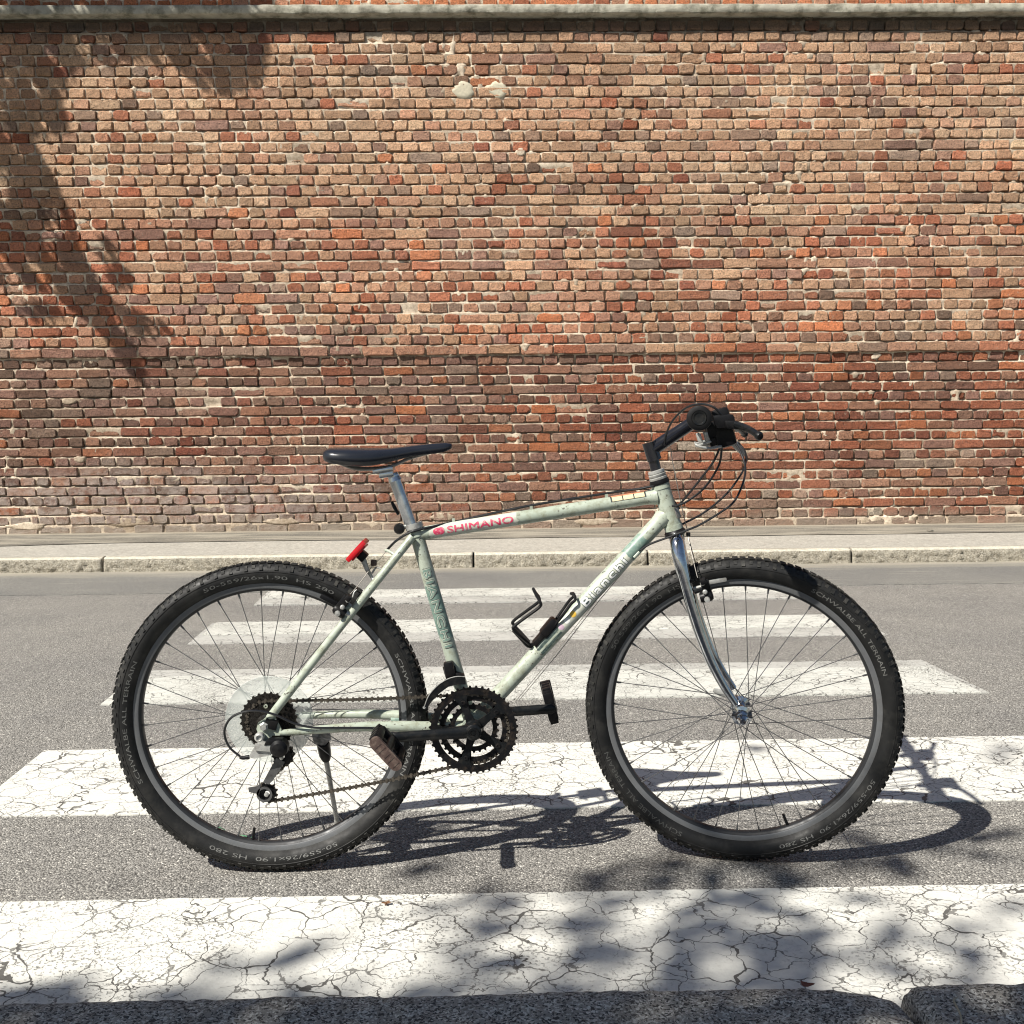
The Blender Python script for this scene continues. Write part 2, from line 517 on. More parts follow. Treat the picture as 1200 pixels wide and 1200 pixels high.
def link_mesh(name, verts, faces, mat, parent=None, smooth=True, org=None, tint=None):
    """verts are world coordinates"""
    me = bpy.data.meshes.new(name)
    L = Vector(org) if org is not None else (root_loc(parent) if parent else Vector((0, 0, 0)))
    P = root_loc(parent) if parent else Vector((0, 0, 0))
    me.from_pydata([(x[0] - L.x, x[1] - L.y, x[2] - L.z) for x in verts], [], faces)
    if smooth:
        me.polygons.foreach_set("use_smooth", [True] * len(me.polygons))
    if tint is not None:
        ca = me.color_attributes.new("tint", 'FLOAT_COLOR', 'POINT')
        ca.data.foreach_set("color", np.asarray(tint, dtype=np.float32).ravel())
    me.update()
    o = bpy.data.objects.new(name, me)
    me.materials.append(mat)
    o.parent = parent
    o.location = L - P
    COL.objects.link(o)
    return o


def perp(d):
    d = Vector(d).normalized()
    a = Vector((0, 1, 0)) if abs(d.y) < 0.9 else Vector((1, 0, 0))
    u = d.cross(a).normalized()
    return u, d.cross(u).normalized()


def spline(pts, n=8):
    pts = [Vector(p) for p in pts]
    if len(pts) < 3:
        return pts
    out = []
    Q = [pts[0] * 2 - pts[1]] + pts + [pts[-1] * 2 - pts[-2]]
    for i in range(1, len(Q) - 2):
        p0, p1, p2, p3 = Q[i - 1:i + 3]
        for j in range(n):
            t = j / n
            out.append(0.5 * ((2 * p1) + (p2 - p0) * t + (2 * p0 - 5 * p1 + 4 * p2 - p3) * t * t
                              + (3 * p1 - p0 - 3 * p2 + p3) * t ** 3))
    out.append(pts[-1])
    return out


class MB:
    def __init__(s):
        s.v = []
        s.f = []

    def add(s, vs, fs):
        b = len(s.v)
        s.v += [Vector(x) for x in vs]
        s.f += [tuple(b + i for i in f) for f in fs]

    def tube(s, pts, rad, n=12, cap=True, flat=1.0, flatdir=None):
        pts = [Vector(p) for p in pts]
        if not isinstance(rad, (list, tuple)):
            rad = [rad] * len(pts)
        if len(rad) != len(pts):
            rad = [rad[0] + (rad[-1] - rad[0]) * i / (len(pts) - 1) for i in range(len(pts))]
        dirs = []
        for i in range(len(pts)):
            a = pts[max(0, i - 1)]
            c = pts[min(len(pts) - 1, i + 1)]
            dirs.append((c - a).normalized())
        if flatdir is not None:
            u = Vector(flatdir)
            u = (u - dirs[0] * u.dot(dirs[0])).normalized()
        else:
            u = perp(dirs[0])[0]
        vs, fs = [], []
        for i, (p, d) in enumerate(zip(pts, dirs)):
            u = (u - d * u.dot(d)).normalized()
            w_ = d.cross(u)
            for j in range(n):
                a = 2 * math.pi * j / n
                vs.append(p + (u * math.cos(a) + w_ * math.sin(a) * flat) * rad[i])
        for i in range(len(pts) - 1):
            for j in range(n):
                fs.append((i * n + j, i * n + (j + 1) % n, (i + 1) * n + (j + 1) % n, (i + 1) * n + j))
        if cap:
            fs.append(tuple(range(n - 1, -1, -1)))
            fs.append(tuple((len(pts) - 1) * n + j for j in range(n)))
        s.add(vs, fs)

    def lathe(s, c, axis, prof, n=32, closed=False, u=None):
        """prof: list of (r, s) with s along the axis"""
        c = Vector(c)
        a = Vector(axis).normalized()
        if u is None:
            u, w_ = perp(a)
        else:
            u = Vector(u)
            w_ = a.cross(u)
        vs, fs = [], []
        m_ = len(prof)
        for j in range(n):
            t = 2 * math.pi * j / n
            e = u * math.cos(t) + w_ * math.sin(t)
            for r_, s_ in prof:
                vs.append(c + e * r_ + a * s_)
        for j in range(n):
            k2 = (j + 1) % n
            for i in range(m_ if closed else m_ - 1):
                i2 = (i + 1) % m_
                fs.append((j * m_ + i, j * m_ + i2, k2 * m_ + i2, k2 * m_ + i))
        s.add(vs, fs)

    def box(s, c, ax, ay, az, bev=0.0):
        """ax, ay, az: half-extent vectors"""
        c, ax, ay, az = Vector(c), Vector(ax), Vector(ay), Vector(az)
        if bev <= 0:
            vs = [c + ax * i + ay * j + az * k_ for k_ in (-1, 1) for j in (-1, 1) for i in (-1, 1)]
            s.add(vs, [(0, 2, 3, 1), (4, 5, 7, 6), (0, 1, 5, 4), (2, 6, 7, 3), (0, 4, 6, 2), (1, 3, 7, 5)])
            return
        bm = bmesh.new()
        bmesh.ops.create_cube(bm, size=2)
        la, lb, lc = ax.length, ay.length, az.length
        for q in bm.verts:
            q.co = Vector((q.co.x * la, q.co.y * lb, q.co.z * lc))
        bmesh.ops.bevel(bm, geom=list(bm.edges) + list(bm.verts), offset=min(bev, la * .9, lb * .9, lc * .9), segments=2, affect='EDGES', profile=0.6)
        ux, uy, uz = ax / la, ay / lb, az / lc
        bm.verts.index_update()
        vs = [c + ux * q.co.x + uy * q.co.y + uz * q.co.z for q in bm.verts]
        fs = [tuple(x.index for x in f.verts) for f in bm.faces]
        bm.free()
        s.add(vs, fs)

    def prism(s, poly, thick):
        """poly: list of 3D points, thick: vector extruded both ways"""
        t = Vector(thick)
        n_ = len(poly)
        vs = [Vector(p) + t for p in poly] + [Vector(p) - t for p in poly]
        fs = [tuple(range(n_)), tuple(range(2 * n_ - 1, n_ - 1, -1))]
        for i in range(n_):
            j = (i + 1) % n_
            fs.append((i, i + n_, j + n_, j))
        s.add(vs, fs)

    def build(s, name, mat, parent=None, smooth=True, kind=None, label=None, fix=True):
        o = link_mesh(name, s.v, s.f, mat, parent, smooth)
        if fix:
            bm = bmesh.new()
            bm.from_mesh(o.data)
            bmesh.ops.recalc_face_normals(bm, faces=bm.faces)
            if smooth:
                for e in bm.edges:
                    if len(e.link_faces) == 2 and e.calc_face_angle(0) > R(38):
                        e.smooth = False
            bm.to_mesh(o.data)
            bm.free()
        props(o, label=label, kind=kind)
        return o


rng = random.Random(7)
LAT = Vector((0, -1, 0))

# ================================================================== GROUND
YW = 8.40                                   # wall face
KY = 6.889                                  # far kerb front


def sheet(name, x0, x1, y0, y1, z, mat, parent=None, kind='structure', jitter=0.0, step=0.03, label=None, skew=(0, 0)):
    if jitter <= 0:
        vs = [(x0, y0, z), (x1, y0, z), (x1, y1, z), (x0, y1, z)]
        fs = [(0, 1, 2, 3)]
    else:
        n_ = int((x1 - x0) / step)
        vs, fs = [], []
        for i in range(n_ + 1):
            t = i / n_
            xa = x0 + (x1 - x0) * t
            xb = (x0 + skew[0]) + (x1 + skew[1] - x0 - skew[0]) * t
            ja = jitter * (noise.noise(Vector((xa * 14, y0 * 9, 1))) + 0.6 * noise.noise(Vector((xa * 60, y0 * 9, 4))))
            jb = jitter * (noise.noise(Vector((xa * 14, y1 * 9, 2))) + 0.6 * noise.noise(Vector((xa * 60, y1 * 9, 7))))
            vs.append((xa, y0 + ja, z))
            vs.append((xb, y1 + jb, z))
        for i in range(n_):
            fs.append((2 * i, 2 * i + 2, 2 * i + 3, 2 * i + 1))
    if jitter > 0 and z < 0.03:                # close the sheet's edges down to what it lies on
        m0 = len(vs)
        vs += [(a_, b_, -0.002) for a_, b_, c_ in vs]
        for i in range(n_):
            fs.append((2 * i + 2, 2 * i, m0 + 2 * i, m0 + 2 * i + 2))
            fs.append((2 * i + 1, 2 * i + 3, m0 + 2 * i + 3, m0 + 2 * i + 1))
        fs.append((0, 1, m0 + 1, m0))
        fs.append((2 * n_ + 1, 2 * n_, m0 + 2 * n_, m0 + 2 * n_ + 1))
    o = link_mesh(name, vs, fs, mat, parent, smooth=False)
    return props(o, label=label, kind=kind)


sheet('ground', -500, 500, -500, 500, -0.06, M['groundfar'])
road = sheet('road', -60, 60, 1.20, 6.00, 0.0, M['asphalt'])
sheet('gutter', -60, 60, 5.945, 6.93, 0.004, M['gutter'], jitter=0.012, step=0.05)

# zebra stripes (children of the road); edges measured on the photo
E_ = [1.50, 2.0125, 2.4776, 3.0017, 3.5011, 4.0116, 4.5075, 5.0071, 5.4983, 5.955]
XL0, XR0 = -1.33, 1.665


def stripe(y0, y1, z, mat, xl=0.0, xr=0.0, name='crosswalk_stripe', label=None, jit=0.004):
    sk = -(y1 - y0) * 0.047
    o0 = -(y0 - 3.5) * 0.047
    sheet(name, XL0 + o0 + xl, XR0 + o0 + xr, y0, y1, z, mat, road, None, jit, 0.012, label, (sk, sk))


stripe(E_[0], E_[1], 0.003, M['paint'], label='nearest white stripe, heavily cracked')
stripe(E_[2], E_[3], 0.003, M['paint'], label='white stripe behind the bicycle wheels')
stripe(E_[4], E_[5], 0.0025, M['paintworn'], xr=0.03)
stripe(E_[4], E_[5] - 0.115, 0.0055, M['paintfar'], name='repainted_band', jit=0.006)
stripe(E_[6], E_[7], 0.0025, M['paintworn'], xl=0.05, xr=0.11)
stripe(E_[6] + 0.20, E_[7], 0.0055, M['paintfar'], xl=0.07, xr=0.09, name='repainted_band', jit=0.006)
stripe(E_[8], E_[9], 0.0065, M['paintworn'], xl=0.16, xr=0.05)
stripe(E_[8] + 0.20, E_[9], 0.0095, M['paintfar'], xl=0.18, xr=0.03, name='repainted_band', jit=0.006)

# far pavement: slab strip + dark footway strip, on a base
sheet('pavement_slab', -30, 30, 6.962, 7.83, 0.098, M['slab'])
vs, fs = [], []
n_ = 400
for i in range(n_ + 1):
    x = -20 + 40 * i / n_
    y0 = 7.80 + 0.05 * noise.noise(Vector((x * 0.9, 0, 0))) + 0.012 * noise.noise(Vector((x * 9, 3, 0)))
    if x < -2.9:
        y0 -= 0.22 * min(1, (-2.9 - x) / 0.9)
    y0 = max(y0, 7.3)
    vs += [(x, y0, 0.103), (x, 8.1, 0.111), (x, YW + 0.2, 0.122)]
for i in range(n_):
    for j in range(2):
        fs.append((3 * i + j, 3 * i + 3 + j, 3 * i + 4 + j, 3 * i + 1 + j))
props(link_mesh('footway', vs, fs, M['pavedark'], smooth=False), kind='structure')

# far kerb stones
kerb = thing('kerb', (0, KY, 0), None, None)
kerb['kind'] = 'structure'
joints = [-15.9, -13.8, -11.6, -9.5, -7.3, -5.0]
for px in (120, 555, 759.5, 998.5):
    joints.append(hitY(px, 660, KY).x)
joints += [joints[-1] + q_ for q_ in (1.9, 4.1, 6.0, 8.2, 10.1, 12.3, 14.2)]
for x0, x1 in zip(joints[:-1], joints[1:]):
    ln = x1 - x0 - 0.012
    nx = max(20, int(ln / 0.011))
    prof = [(0.0, -0.03), (0, 0.0), (0, 0.012), (0, 0.024), (0, 0.036), (0, 0.048), (0, 0.060), (0.001, 0.075), (0.006, 0.088), (0.017, 0.096), (0.045, 0.100), (0.078, 0.100), (0.079, 0.0)]
    vs, fs = [], []
    for i in range(nx + 1):
        x = x0 + 0.006 + ln * i / nx
        e = min(i, nx - i)
        for j, (dy, z) in enumerate(prof):
            amp = 0.0115 if j < 8 else (0.003 if j < 11 else 0)
            d = amp * noise.fractal(Vector((x * 26 + z * 12, z * 36, 3.3)), 0.7, 2.0, 3)
            if e == 0:
                d += 0.006
            vs.append((x, KY + dy + d, z + (0.0 if j in (0, 12) else 0.2 * d)))
    m_ = len(prof)
    for i in range(nx):
        for j in range(m_ - 1):
            fs.append((i * m_ + j, (i + 1) * m_ + j, (i + 1) * m_ + j + 1, i * m_ + j + 1))
    fs.append(tuple(range(m_)))
    fs.append(tuple(nx * m_ + j for j in range(m_ - 1, -1, -1)))
    o = link_mesh('kerb_stone', vs, fs, M['kerbface'], kerb, True)
    o.data.materials.append(M['kerbtop'])
    for p_ in o.data.polygons:
        if p_.normal.z > 0.5 and len(p_.vertices) == 4 and p_.center.z > 0.086:
            p_.material_index = 1
sheet('kerb_bedding', -20, 20, KY + 0.012, 7.0, 0.05, M['pavedark'])

# near kerb: two rough granite stones at the camera's feet
nk = thing('near_kerb', (0.3, 1.3, 0), None, None)
nk['kind'] = 'structure'
XJ = hitZ(1071, 1178, 0.1).x


def granite_stone(x0, x1, rl, rr, seed):
    prof = [(0.17, -0.02), (0.170, 0.03), (0.168, 0.06), (0.164, 0.076), (0.156, 0.089), (0.144, 0.097), (0.13, 0.1005), (0.11, 0.1015)]
    prof += [(0.11 - 0.008 * i, 0.1015) for i in range(1, 26)]
    nx = int((x1 - x0) / 0.007)
    vs, fs = [], []
    for i in range(nx + 1):
        x = x0 + (x1 - x0) * i / nx
        sh = 0.0
        for rad, dist in ((rl, x - x0), (rr, x1 - x)):
            if rad > 0 and dist < rad:
                t = 1 - dist / rad
                sh = max(sh, rad * 0.22 * (1 - math.sqrt(max(0, 1 - t * t))))
        for j, (dy, z) in enumerate(prof):
            q = Vector((x * 26 + seed, dy * 26, z * 26))
            d = 0.0026 * noise.fractal(q * 1.6, 0.75, 2.1, 4) + 0.003 * noise.noise(Vector((x * 5 + seed, dy * 7, 0)))
            yy = 1.314 + dy + (d if j < 5 else 0) - (sh if j < 12 else sh * 0.4)
            drop = sh * 0.55
            if min(i, nx - i) < 2:
                drop += 0.006
            vs.append((x, yy, z + (0.007 if j > 1 else 0) + (d if j > 2 else 0) - (drop if j > 1 else 0)))
    m_ = len(prof)
    for i in range(nx):
        for j in range(m_ - 1):
            fs.append((i * m_ + j, i * m_ + j + 1, (i + 1) * m_ + j + 1, (i + 1) * m_ + j))
    for i in (0, nx):
        base = len(vs)
        for j in range(m_):
            p = vs[i * m_ + j]
            vs.append((p[0], p[1], -0.02))
        for j in range(m_ - 1):
            q4 = (i * m_ + j, i * m_ + j + 1, base + j + 1, base + j)
            fs.append(q4 if i else q4[::-1])
    return link_mesh('kerb_stone', vs, fs, M['granite'], nk, True)


granite_stone(-1.35, XJ - 0.004, 0.03, 0.17, 2.0)
granite_stone(-3.45, -1.36, 0.03, 0.03, 4.0)
granite_stone(-5.2, -3.46, 0.03, 0.03, 5.0)
granite_stone(1.91, 3.7, 0.03, 0.03, 6.0)
granite_stone(3.71, 5.9, 0.03, 0.03, 7.0)
granite_stone(XJ + 0.005, 1.9, 0.03, 0.03, 9.0)
props(link_mesh('near_pavement', [(-40, -60, 0.09), (40, -60, 0.09), (40, 1.24, 0.09), (-40, 1.24, 0.09),
                                  (40, 1.24, -0.05), (-40, 1.24, -0.05)], [(0, 1, 2, 3), (3, 2, 4, 5)], M['asphalt'], smooth=False), kind='structure')

# ================================================================== WALL
wall = thing('brick_wall', (0, YW + 0.2, 0.1), 'long old red brick wall across the street with a thin concrete ledge near its top', 'wall')
WX0, WX1 = -9.0, 9.5
PROUD = 0.024                                  # upper wall stands proud of the lower
Z_A = 1.500                                    # underside of the proud part
PL, PU = 0.0776, 0.0826
Z_LEDGE0, Z_LEDGE1 = 4.083, 4.150


def zone_tint(x, z):
    """clay colour by where the brick sits in the wall (different builds and firings)"""
    px, py = topx((x, YW, z))
    r_ = rng.random()
    tan = (0.52, 0.325, 0.205)
    tan2 = (0.60, 0.40, 0.26)
    pinkish = (0.46, 0.25, 0.165)
    red = (0.42, 0.150, 0.085)
    deep = (0.30, 0.105, 0.068)
    orange = (0.54, 0.20, 0.095)
    mauve = (0.32, 0.185, 0.145)
    grey = (0.32, 0.225, 0.17)
    umber = (0.20, 0.13, 0.095)
    pale = (0.52, 0.42, 0.33)
    if z > Z_LEDGE1:
        tab = [(0.6, orange), (0.3, pinkish), (0.1, red)]
    elif py < 255:
        tab = [(0.42, tan), (0.20, tan2), (0.18, pinkish), (0.065, red), (0.02, deep), (0.08, grey), (0.05, mauve), (0.015, umber), (0.01, orange)]
    elif py < 335:
        if px > 560:
            tab = [(0.30, tan), (0.28, pinkish), (0.16, red), (0.04, orange), (0.10, mauve), (0.07, deep), (0.05, grey)]
        else:
            tab = [(0.16, tan), (0.34, pinkish), (0.25, red), (0.05, orange), (0.10, mauve), (0.06, deep), (0.04, grey)]
    elif py < 412:
        if px > 750:
            tab = [(0.34, tan), (0.18, pinkish), (0.16, red), (0.08, orange), (0.12, umber), (0.12, grey)]
        else:
            tab = [(0.20, tan), (0.28, pinkish), (0.24, red), (0.06, orange), (0.12, mauve), (0.10, grey)]
    else:
        if px > 700:
            tab = [(0.36, red), (0.12, orange), (0.15, deep), (0.12, pinkish), (0.13, mauve), (0.07, grey), (0.05, umber)]
            if py > 520:
                tab = [(0.30, red), (0.14, orange), (0.08, deep), (0.18, pinkish), (0.16, mauve), (0.08, grey), (0.06, pale)]
        elif px > 380:
            tab = [(0.16, red), (0.05, orange), (0.14, deep), (0.18, pinkish), (0.28, mauve), (0.14, grey), (0.05, umber)]
            if py > 520:
                tab = [(0.26, red), (0.10, orange), (0.06, deep), (0.22, pinkish), (0.20, mauve), (0.12, grey), (0.04, umber)]
        else:
            tab = [(0.09, red), (0.04, orange), (0.06, deep), (0.20, pinkish), (0.34, mauve), (0.20, grey), (0.07, umber)]
    s_ = sum(a for a, _ in tab)
    mean = [sum(a * c[q] for a, c in tab) / s_ for q in range(3)]
    r_ *= s_
    for a, c in tab:
        r_ -= a
        if r_ <= 0:
            break
    k_ = 0.48 + 0.52 * rng.random()         # how far this brick strays from its neighbours
    c = [mean[q] * (1 - k_) + c[q] * k_ for q in range(3)]
    j = rng.uniform(0.74, 1.22)
    # patches of neighbouring bricks fired alike
    j *= 1.0 + 0.22 * noise.noise(Vector((x * 1.1, z * 1.7, 5.0)))
    wrm = 0.12 * noise.noise(Vector((x * 0.8, z * 2.6, 9.0)))
    j *= 0.74 if z < Z_A else 1.06
    return tuple(min(0.75, ch * j * (1 + wrm * w_)) for ch, w_ in zip(c, (0.4, -0.6, -1.0)))


def brick_geo(w_, h_, yface, rag):
    """brick centred on x=z=0, its face at y=yface, 0.06 deep; returns verts (rel.), faces"""
    hw, hh = w_ / 2, h_ / 2
    cx = min(0.013, hw * 0.3) * rng.uniform(0.25, 1.0)
    pts = []
    def J(a):
        return rng.uniform(-a, a)
    c_ = [cx * rng.uniform(0.2, 1.3 + rag) for _ in range(4)]
    c2_ = [min(hh * 0.7, c_[i] * rng.uniform(0.5, 1.0)) for i in range(4)]
    q = 0.0026 * (1 + rag)
    pts = [(-hw + c_[0], -hh + J(q)), (-hw * rng.uniform(.2, .5), -hh + J(q)), (hw * rng.uniform(.2, .5), -hh + J(q)), (hw - c_[1], -hh + J(q)), (hw + J(q), -hh + c2_[1]),
           (hw + J(q), hh - c2_[2]), (hw - c_[2], hh + J(q)), (hw * rng.uniform(.2, .5), hh + J(q)), (-hw * rng.uniform(.2, .5), hh + J(q)), (-hw + c_[3], hh + J(q)),
           (-hw + J(q), hh - c2_[3]), (-hw + J(q), -hh + c2_[0])]
    n_ = len(pts)
    tx, tz = J(0.02), J(0.05)                  # the face is never quite flat to the wall
    bev = rng.uniform(0.0022, 0.005) * (1 + 0.5 * rag)
    vs = []
    for x, z in pts:
        vs.append((x, yface + 0.06, z))
    for x, z in pts:
        vs.append((x, yface + bev * rng.uniform(0.7, 1.6) + tx * x + tz * z, z))
    for x, z in pts:
        kx = (hw - bev * 1.2) / hw
        kz = (hh - bev * 1.2) / hh
        vs.append((x * kx + J(0.0015), yface + tx * x + tz * z + J(0.0018), z * kz + J(0.0012)))
    vs.append((J(hw * 0.3), yface + J(0.0025), J(hh * 0.3)))
    fs = []
    for i in range(n_):
        j = (i + 1) % n_
        fs.append((i, j, n_ + j, n_ + i))
        fs.append((n_ + i, n_ + j, 2 * n_ + j, 2 * n_ + i))
        fs.append((2 * n_ + i, 2 * n_ + j, 3 * n_))
    return vs, fs


bricks = []                                    # (x, z, w, h, yface, rag)
rows = []
z = Z_A
kind = 'h'
while z > 0.06:
    rows.append((z - PL, PL, kind, YW + 0.0))
    z -= PL
    kind = 's' if kind == 'h' else 'h'
z = Z_A
up_kinds = ['s', 'h', 'h', 'h', 'h', 'm', 'h', 'h', 's', 'h', 'h', 'm', 'h', 'm', 'm', 'h', 'h', 'h', 'h', 'm', 'h', 'h', 'h', 'h',
            'h', 'h', 'h', 'm', 'h', 'h', 'h', 'h', 'h', 'h', 'h', 'h', 'h', 'h', 'h', 'h', 'h']
i = 0
while z < 4.9:
    rows.append((z, PU, up_kinds[min(i, len(up_kinds) - 1)], YW - PROUD))
    z += PU
    i += 1
for z0, ph, kind, yf in rows:
    zc = z0 + ph / 2
    if Z_LEDGE0 - 0.02 < zc < Z_LEDGE1 + 0.01:
        continue
    x = WX0 + rng.uniform(-0.12, 0)
    if kind in 'hs' and yf == YW:
        x = WX0 + (0.06 if kind == 's' else 0.0) + rng.uniform(-.02, .02)
    while x < WX1:
        L_ = {'h': 0.124, 's': 0.247, 'm': rng.choice([0.124, 0.124, 0.124, 0.247, 0.18])}[kind]
        upper = yf < YW
        if upper and kind == 'h' and rng.random() < 0.045:
            L_ = rng.choice([0.247, 0.18, 0.23])
        if kind == 'h' and not upper and rng.random() < 0.05:
            L_ = rng.choice([0.06, 0.18, 0.16])
        if kind == 's' and rng.random() < 0.05:
            L_ = rng.choice([0.124, 0.20])
        L_ *= rng.uniform(0.93, 1.07) if upper else rng.uniform(0.965, 1.035)
        jt = rng.uniform(0.009, 0.018)
        bw = L_ - jt
        bh = ph - rng.uniform(0.009, 0.017)
        rag = abs(rng.gauss(0, 0.5)) + (0.25 if upper else 0.1)
        wob = 0.006 * noise.noise(Vector((x * 0.6, z0 * 2, 0)))
        yo = rng.gauss(0, 0.0030)
        if rng.random() < 0.035:
            yo += rng.uniform(0.006, 0.014)
            rag += 1
            bh *= rng.uniform(0.75, 0.97)
        bricks.append((x + L_ / 2, zc + wob + rng.gauss(0, 0.0012), bw, bh, yf + yo, rag))
        x += L_
# the 300 that show largest (all at one distance: the widest in frame, low ones first)
def in_frame(bx, bz):
    px, py = topx((bx, YW, bz))
    return -5 < px < 1205 and -5 < py < 622


order = sorted(range(len(bricks)), key=lambda i: (-(bricks[i][2] * bricks[i][3]) if in_frame(bricks[i][0], bricks[i][1]) else 1))
single = set(order[:299])
SV, SF, ST = [], [], []
for i, (x, z, bw, bh, yf, rag) in enumerate(bricks):
    vs, fs = brick_geo(bw, bh, yf, rag)
    t = zone_tint(x, z)
    th = rng.gauss(0, 0.010)
    ct, st_ = math.cos(th), math.sin(th)
    vs = [(a * ct - c * st_, b_, a * st_ + c * ct) for a, b_, c in vs]
    tv = []
    for q in vs:
        d = rng.uniform(0.90, 1.08)
        tv.append((t[0] * d, t[1] * d, t[2] * d, 1))
    world = [(x + a, b_, z + c) for a, b_, c in vs]
    if i in single:
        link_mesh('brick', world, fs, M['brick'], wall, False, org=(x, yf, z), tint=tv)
    else:
        base = len(SV)
        SV += world
        SF += [tuple(base + q for q in f) for f in fs]
        ST += tv
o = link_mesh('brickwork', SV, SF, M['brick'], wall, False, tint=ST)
o['kind'] = 'stuff'

# mortar bed: washed out under each course, nearly flush on top of the bricks below
sx_ = 0.0125
nx = int((WX1 - WX0) / sx_)
zr = []                                        # (height, mean depth)
for z0, ph, kind, yf in sorted(rows):
    zr += [(z0 - 0.0075, 0.005), (z0 - 0.0015, 0.008), (z0 + 0.0015, 0.020), (z0 + 0.008, 0.030), (z0 + ph * 0.5, 0.016)]
zr = [(max(0.03, a_), b_) for a_, b_ in zr] + [(4.95, 0.01)]
vs = []
for z, dm in zr:
    yb = YW - PROUD if z > Z_A + 0.001 else YW
    for i in range(nx + 1):
        x = WX0 + (WX1 - WX0) * i / nx
        g1 = noise.noise(Vector((x * 2.2, 2, z * 3)))
        g2 = noise.noise(Vector((x * 17, 5, z * 20)))
        g3 = noise.noise(Vector((x * 55, 9, z * 55)))
        d = dm * (1.0 + 0.9 * g1 + 0.5 * g2) + 0.0035 * g3 + 0.0005
        if g2 + 0.6 * g1 > 0.48:
            d += 0.014
        elif g2 - g1 < -0.62:
            d *= 0.2
        d = max(0.001, min(0.04, d))
        if z < 0.24:
            d *= max(0.1, (z - 0.06) / 0.18)
        vs.append((x, yb + d, z))
W1 = nx + 1
fs = [(j * W1 + i, j * W1 + i + 1, (j + 1) * W1 + i + 1, (j + 1) * W1 + i) for j in range(len(zr) - 1) for i in range(nx)]
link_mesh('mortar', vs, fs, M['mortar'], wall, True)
mb = MB()
mb.box(((WX0 + WX1) / 2, YW + 0.26, 2.5), ((WX1 - WX0) / 2 + 0.0, 0, 0), (0, 0.2, 0), (0, 0, 2.44))
mb.build('wall_core', M['mortar'], wall, False)

# ledge
vs, fs = [], []
nx = int((WX1 - WX0) / 0.02)
prof = [(0.03, Z_LEDGE0), (-0.100, Z_LEDGE0), (-0.106, Z_LEDGE0 + 0.006), (-0.106, Z_LEDGE1 - 0.010), (-0.10, Z_LEDGE1), (-0.04, Z_LEDGE1 + 0.006), (0.03, Z_LEDGE1 + 0.008)]
for i in range(nx + 1):
    x = WX0 + (WX1 - WX0) * i / nx
    for j, (dy, zz) in enumerate(prof):
        d1 = 0.007 * noise.fractal(Vector((x * 7, zz * 20, j)), 0.8, 2, 3)
        d2 = 0.005 * noise.fractal(Vector((x * 6, zz * 20 + 9, 4)), 0.8, 2, 3)
        vs.append((x, YW + dy + (d1 if 0 < j < 6 else 0), zz + d2 * (0 < j < 6)))
m_ = len(prof)
for i in range(nx):
    for j in range(m_ - 1):
        fs.append((i * m_ + j, (i + 1) * m_ + j, (i + 1) * m_ + j + 1, i * m_ + j + 1))
fs.append(tuple(range(m_)))
fs.append(tuple(nx * m_ + j for j in range(m_ - 1, -1, -1)))
link_mesh('ledge', vs, fs, M['ledge'], wall, True)

# two pale plaster patches and a few chips of render
def patch(px, py, wpx, hpx, seed, name='plaster_patch', mat='plaster', thick=0.002):
    c = hitY(px, py, YW - PROUD)
    w_, h_ = wpx / 147.0 / 2, hpx / 147.0 / 2
    yb = (YW - PROUD) if c.z > Z_A else YW
    vs, fs = [(c.x, yb - thick, c.z)], []
    n_ = 22
    for ring, yy in ((0.55, -thick), (0.9, -thick * 0.8), (1.0, 0.012)):
        for i in range(n_):
            a = 2 * math.pi * i / n_
            r_ = 1 + 0.38 * noise.noise(Vector((math.cos(a) * 1.6 + seed, math.sin(a) * 1.6, seed))) + 0.22 * noise.noise(Vector((math.cos(a) * 5 + seed, math.sin(a) * 5, seed)))
            vs.append((c.x + w_ * r_ * ring * math.cos(a), yb + yy + 0.002 * noise.noise(Vector((a * 3, ring * 7, seed))), c.z + h_ * r_ * ring * math.sin(a)))
    for i in range(n_):
        j = (i + 1) % n_
        fs.append((0, 1 + j, 1 + i))
        for q in range(2):
            fs.append((1 + q * n_ + i, 1 + q * n_ + j, 1 + (q + 1) * n_ + j, 1 + (q + 1) * n_ + i))
    link_mesh(name, vs, fs, M[mat], wall, True)


patch(543, 105, 26, 19, 1.3)
patch(583, 105, 25, 17, 4.7)
for (a, b_, c_, d_, s_) in [(610, 178, 12, 9, 2.2), (1028, 417, 12, 8, 5.5), (862, 517, 10, 8, 7.1),
                            (80, 470, 16, 8, 9.4), (92, 538, 15, 8, 3.1)]:
    patch(a, b_, c_, d_, s_, 'plaster_chip', 'mortar', 0.003)
for (a, b_, c_, d_, s_) in [(520, 606, 34, 9, 2.6), (150, 612, 60, 11, 8.8), (30, 617, 46, 9, 6.1), (330, 611, 44, 8, 1.1), (700, 612, 50, 8, 9.7)]:
    patch(a, b_, c_, d_, s_, 'mortar_smear', 'mortar', 0.003)

# ================================================================== BICYCLE
YB = 2.148                                    # the frame's own plane
bike = thing('bicycle', (0.02, YB, 0.0), 'old pale green mountain bicycle standing sideways on the zebra crossing before the brick wall', 'bicycle')
DEL = R(11)
TILT = R(16)
s_ax = Vector((-math.sin(TILT), 0, math.cos(TILT)))
u0 = Vector((math.cos(TILT), 0, math.sin(TILT)))
UF = math.cos(DEL) * u0 + math.sin(DEL) * LAT          # forward of the steered parts
AF = (math.cos(DEL) * LAT - math.sin(DEL) * u0)        # their axle direction, towards the camera


def B(px, py, s=0.0):
    return hitY(px, py, YB - s)


def Bs(lst):
    return [B(*q) for q in lst]


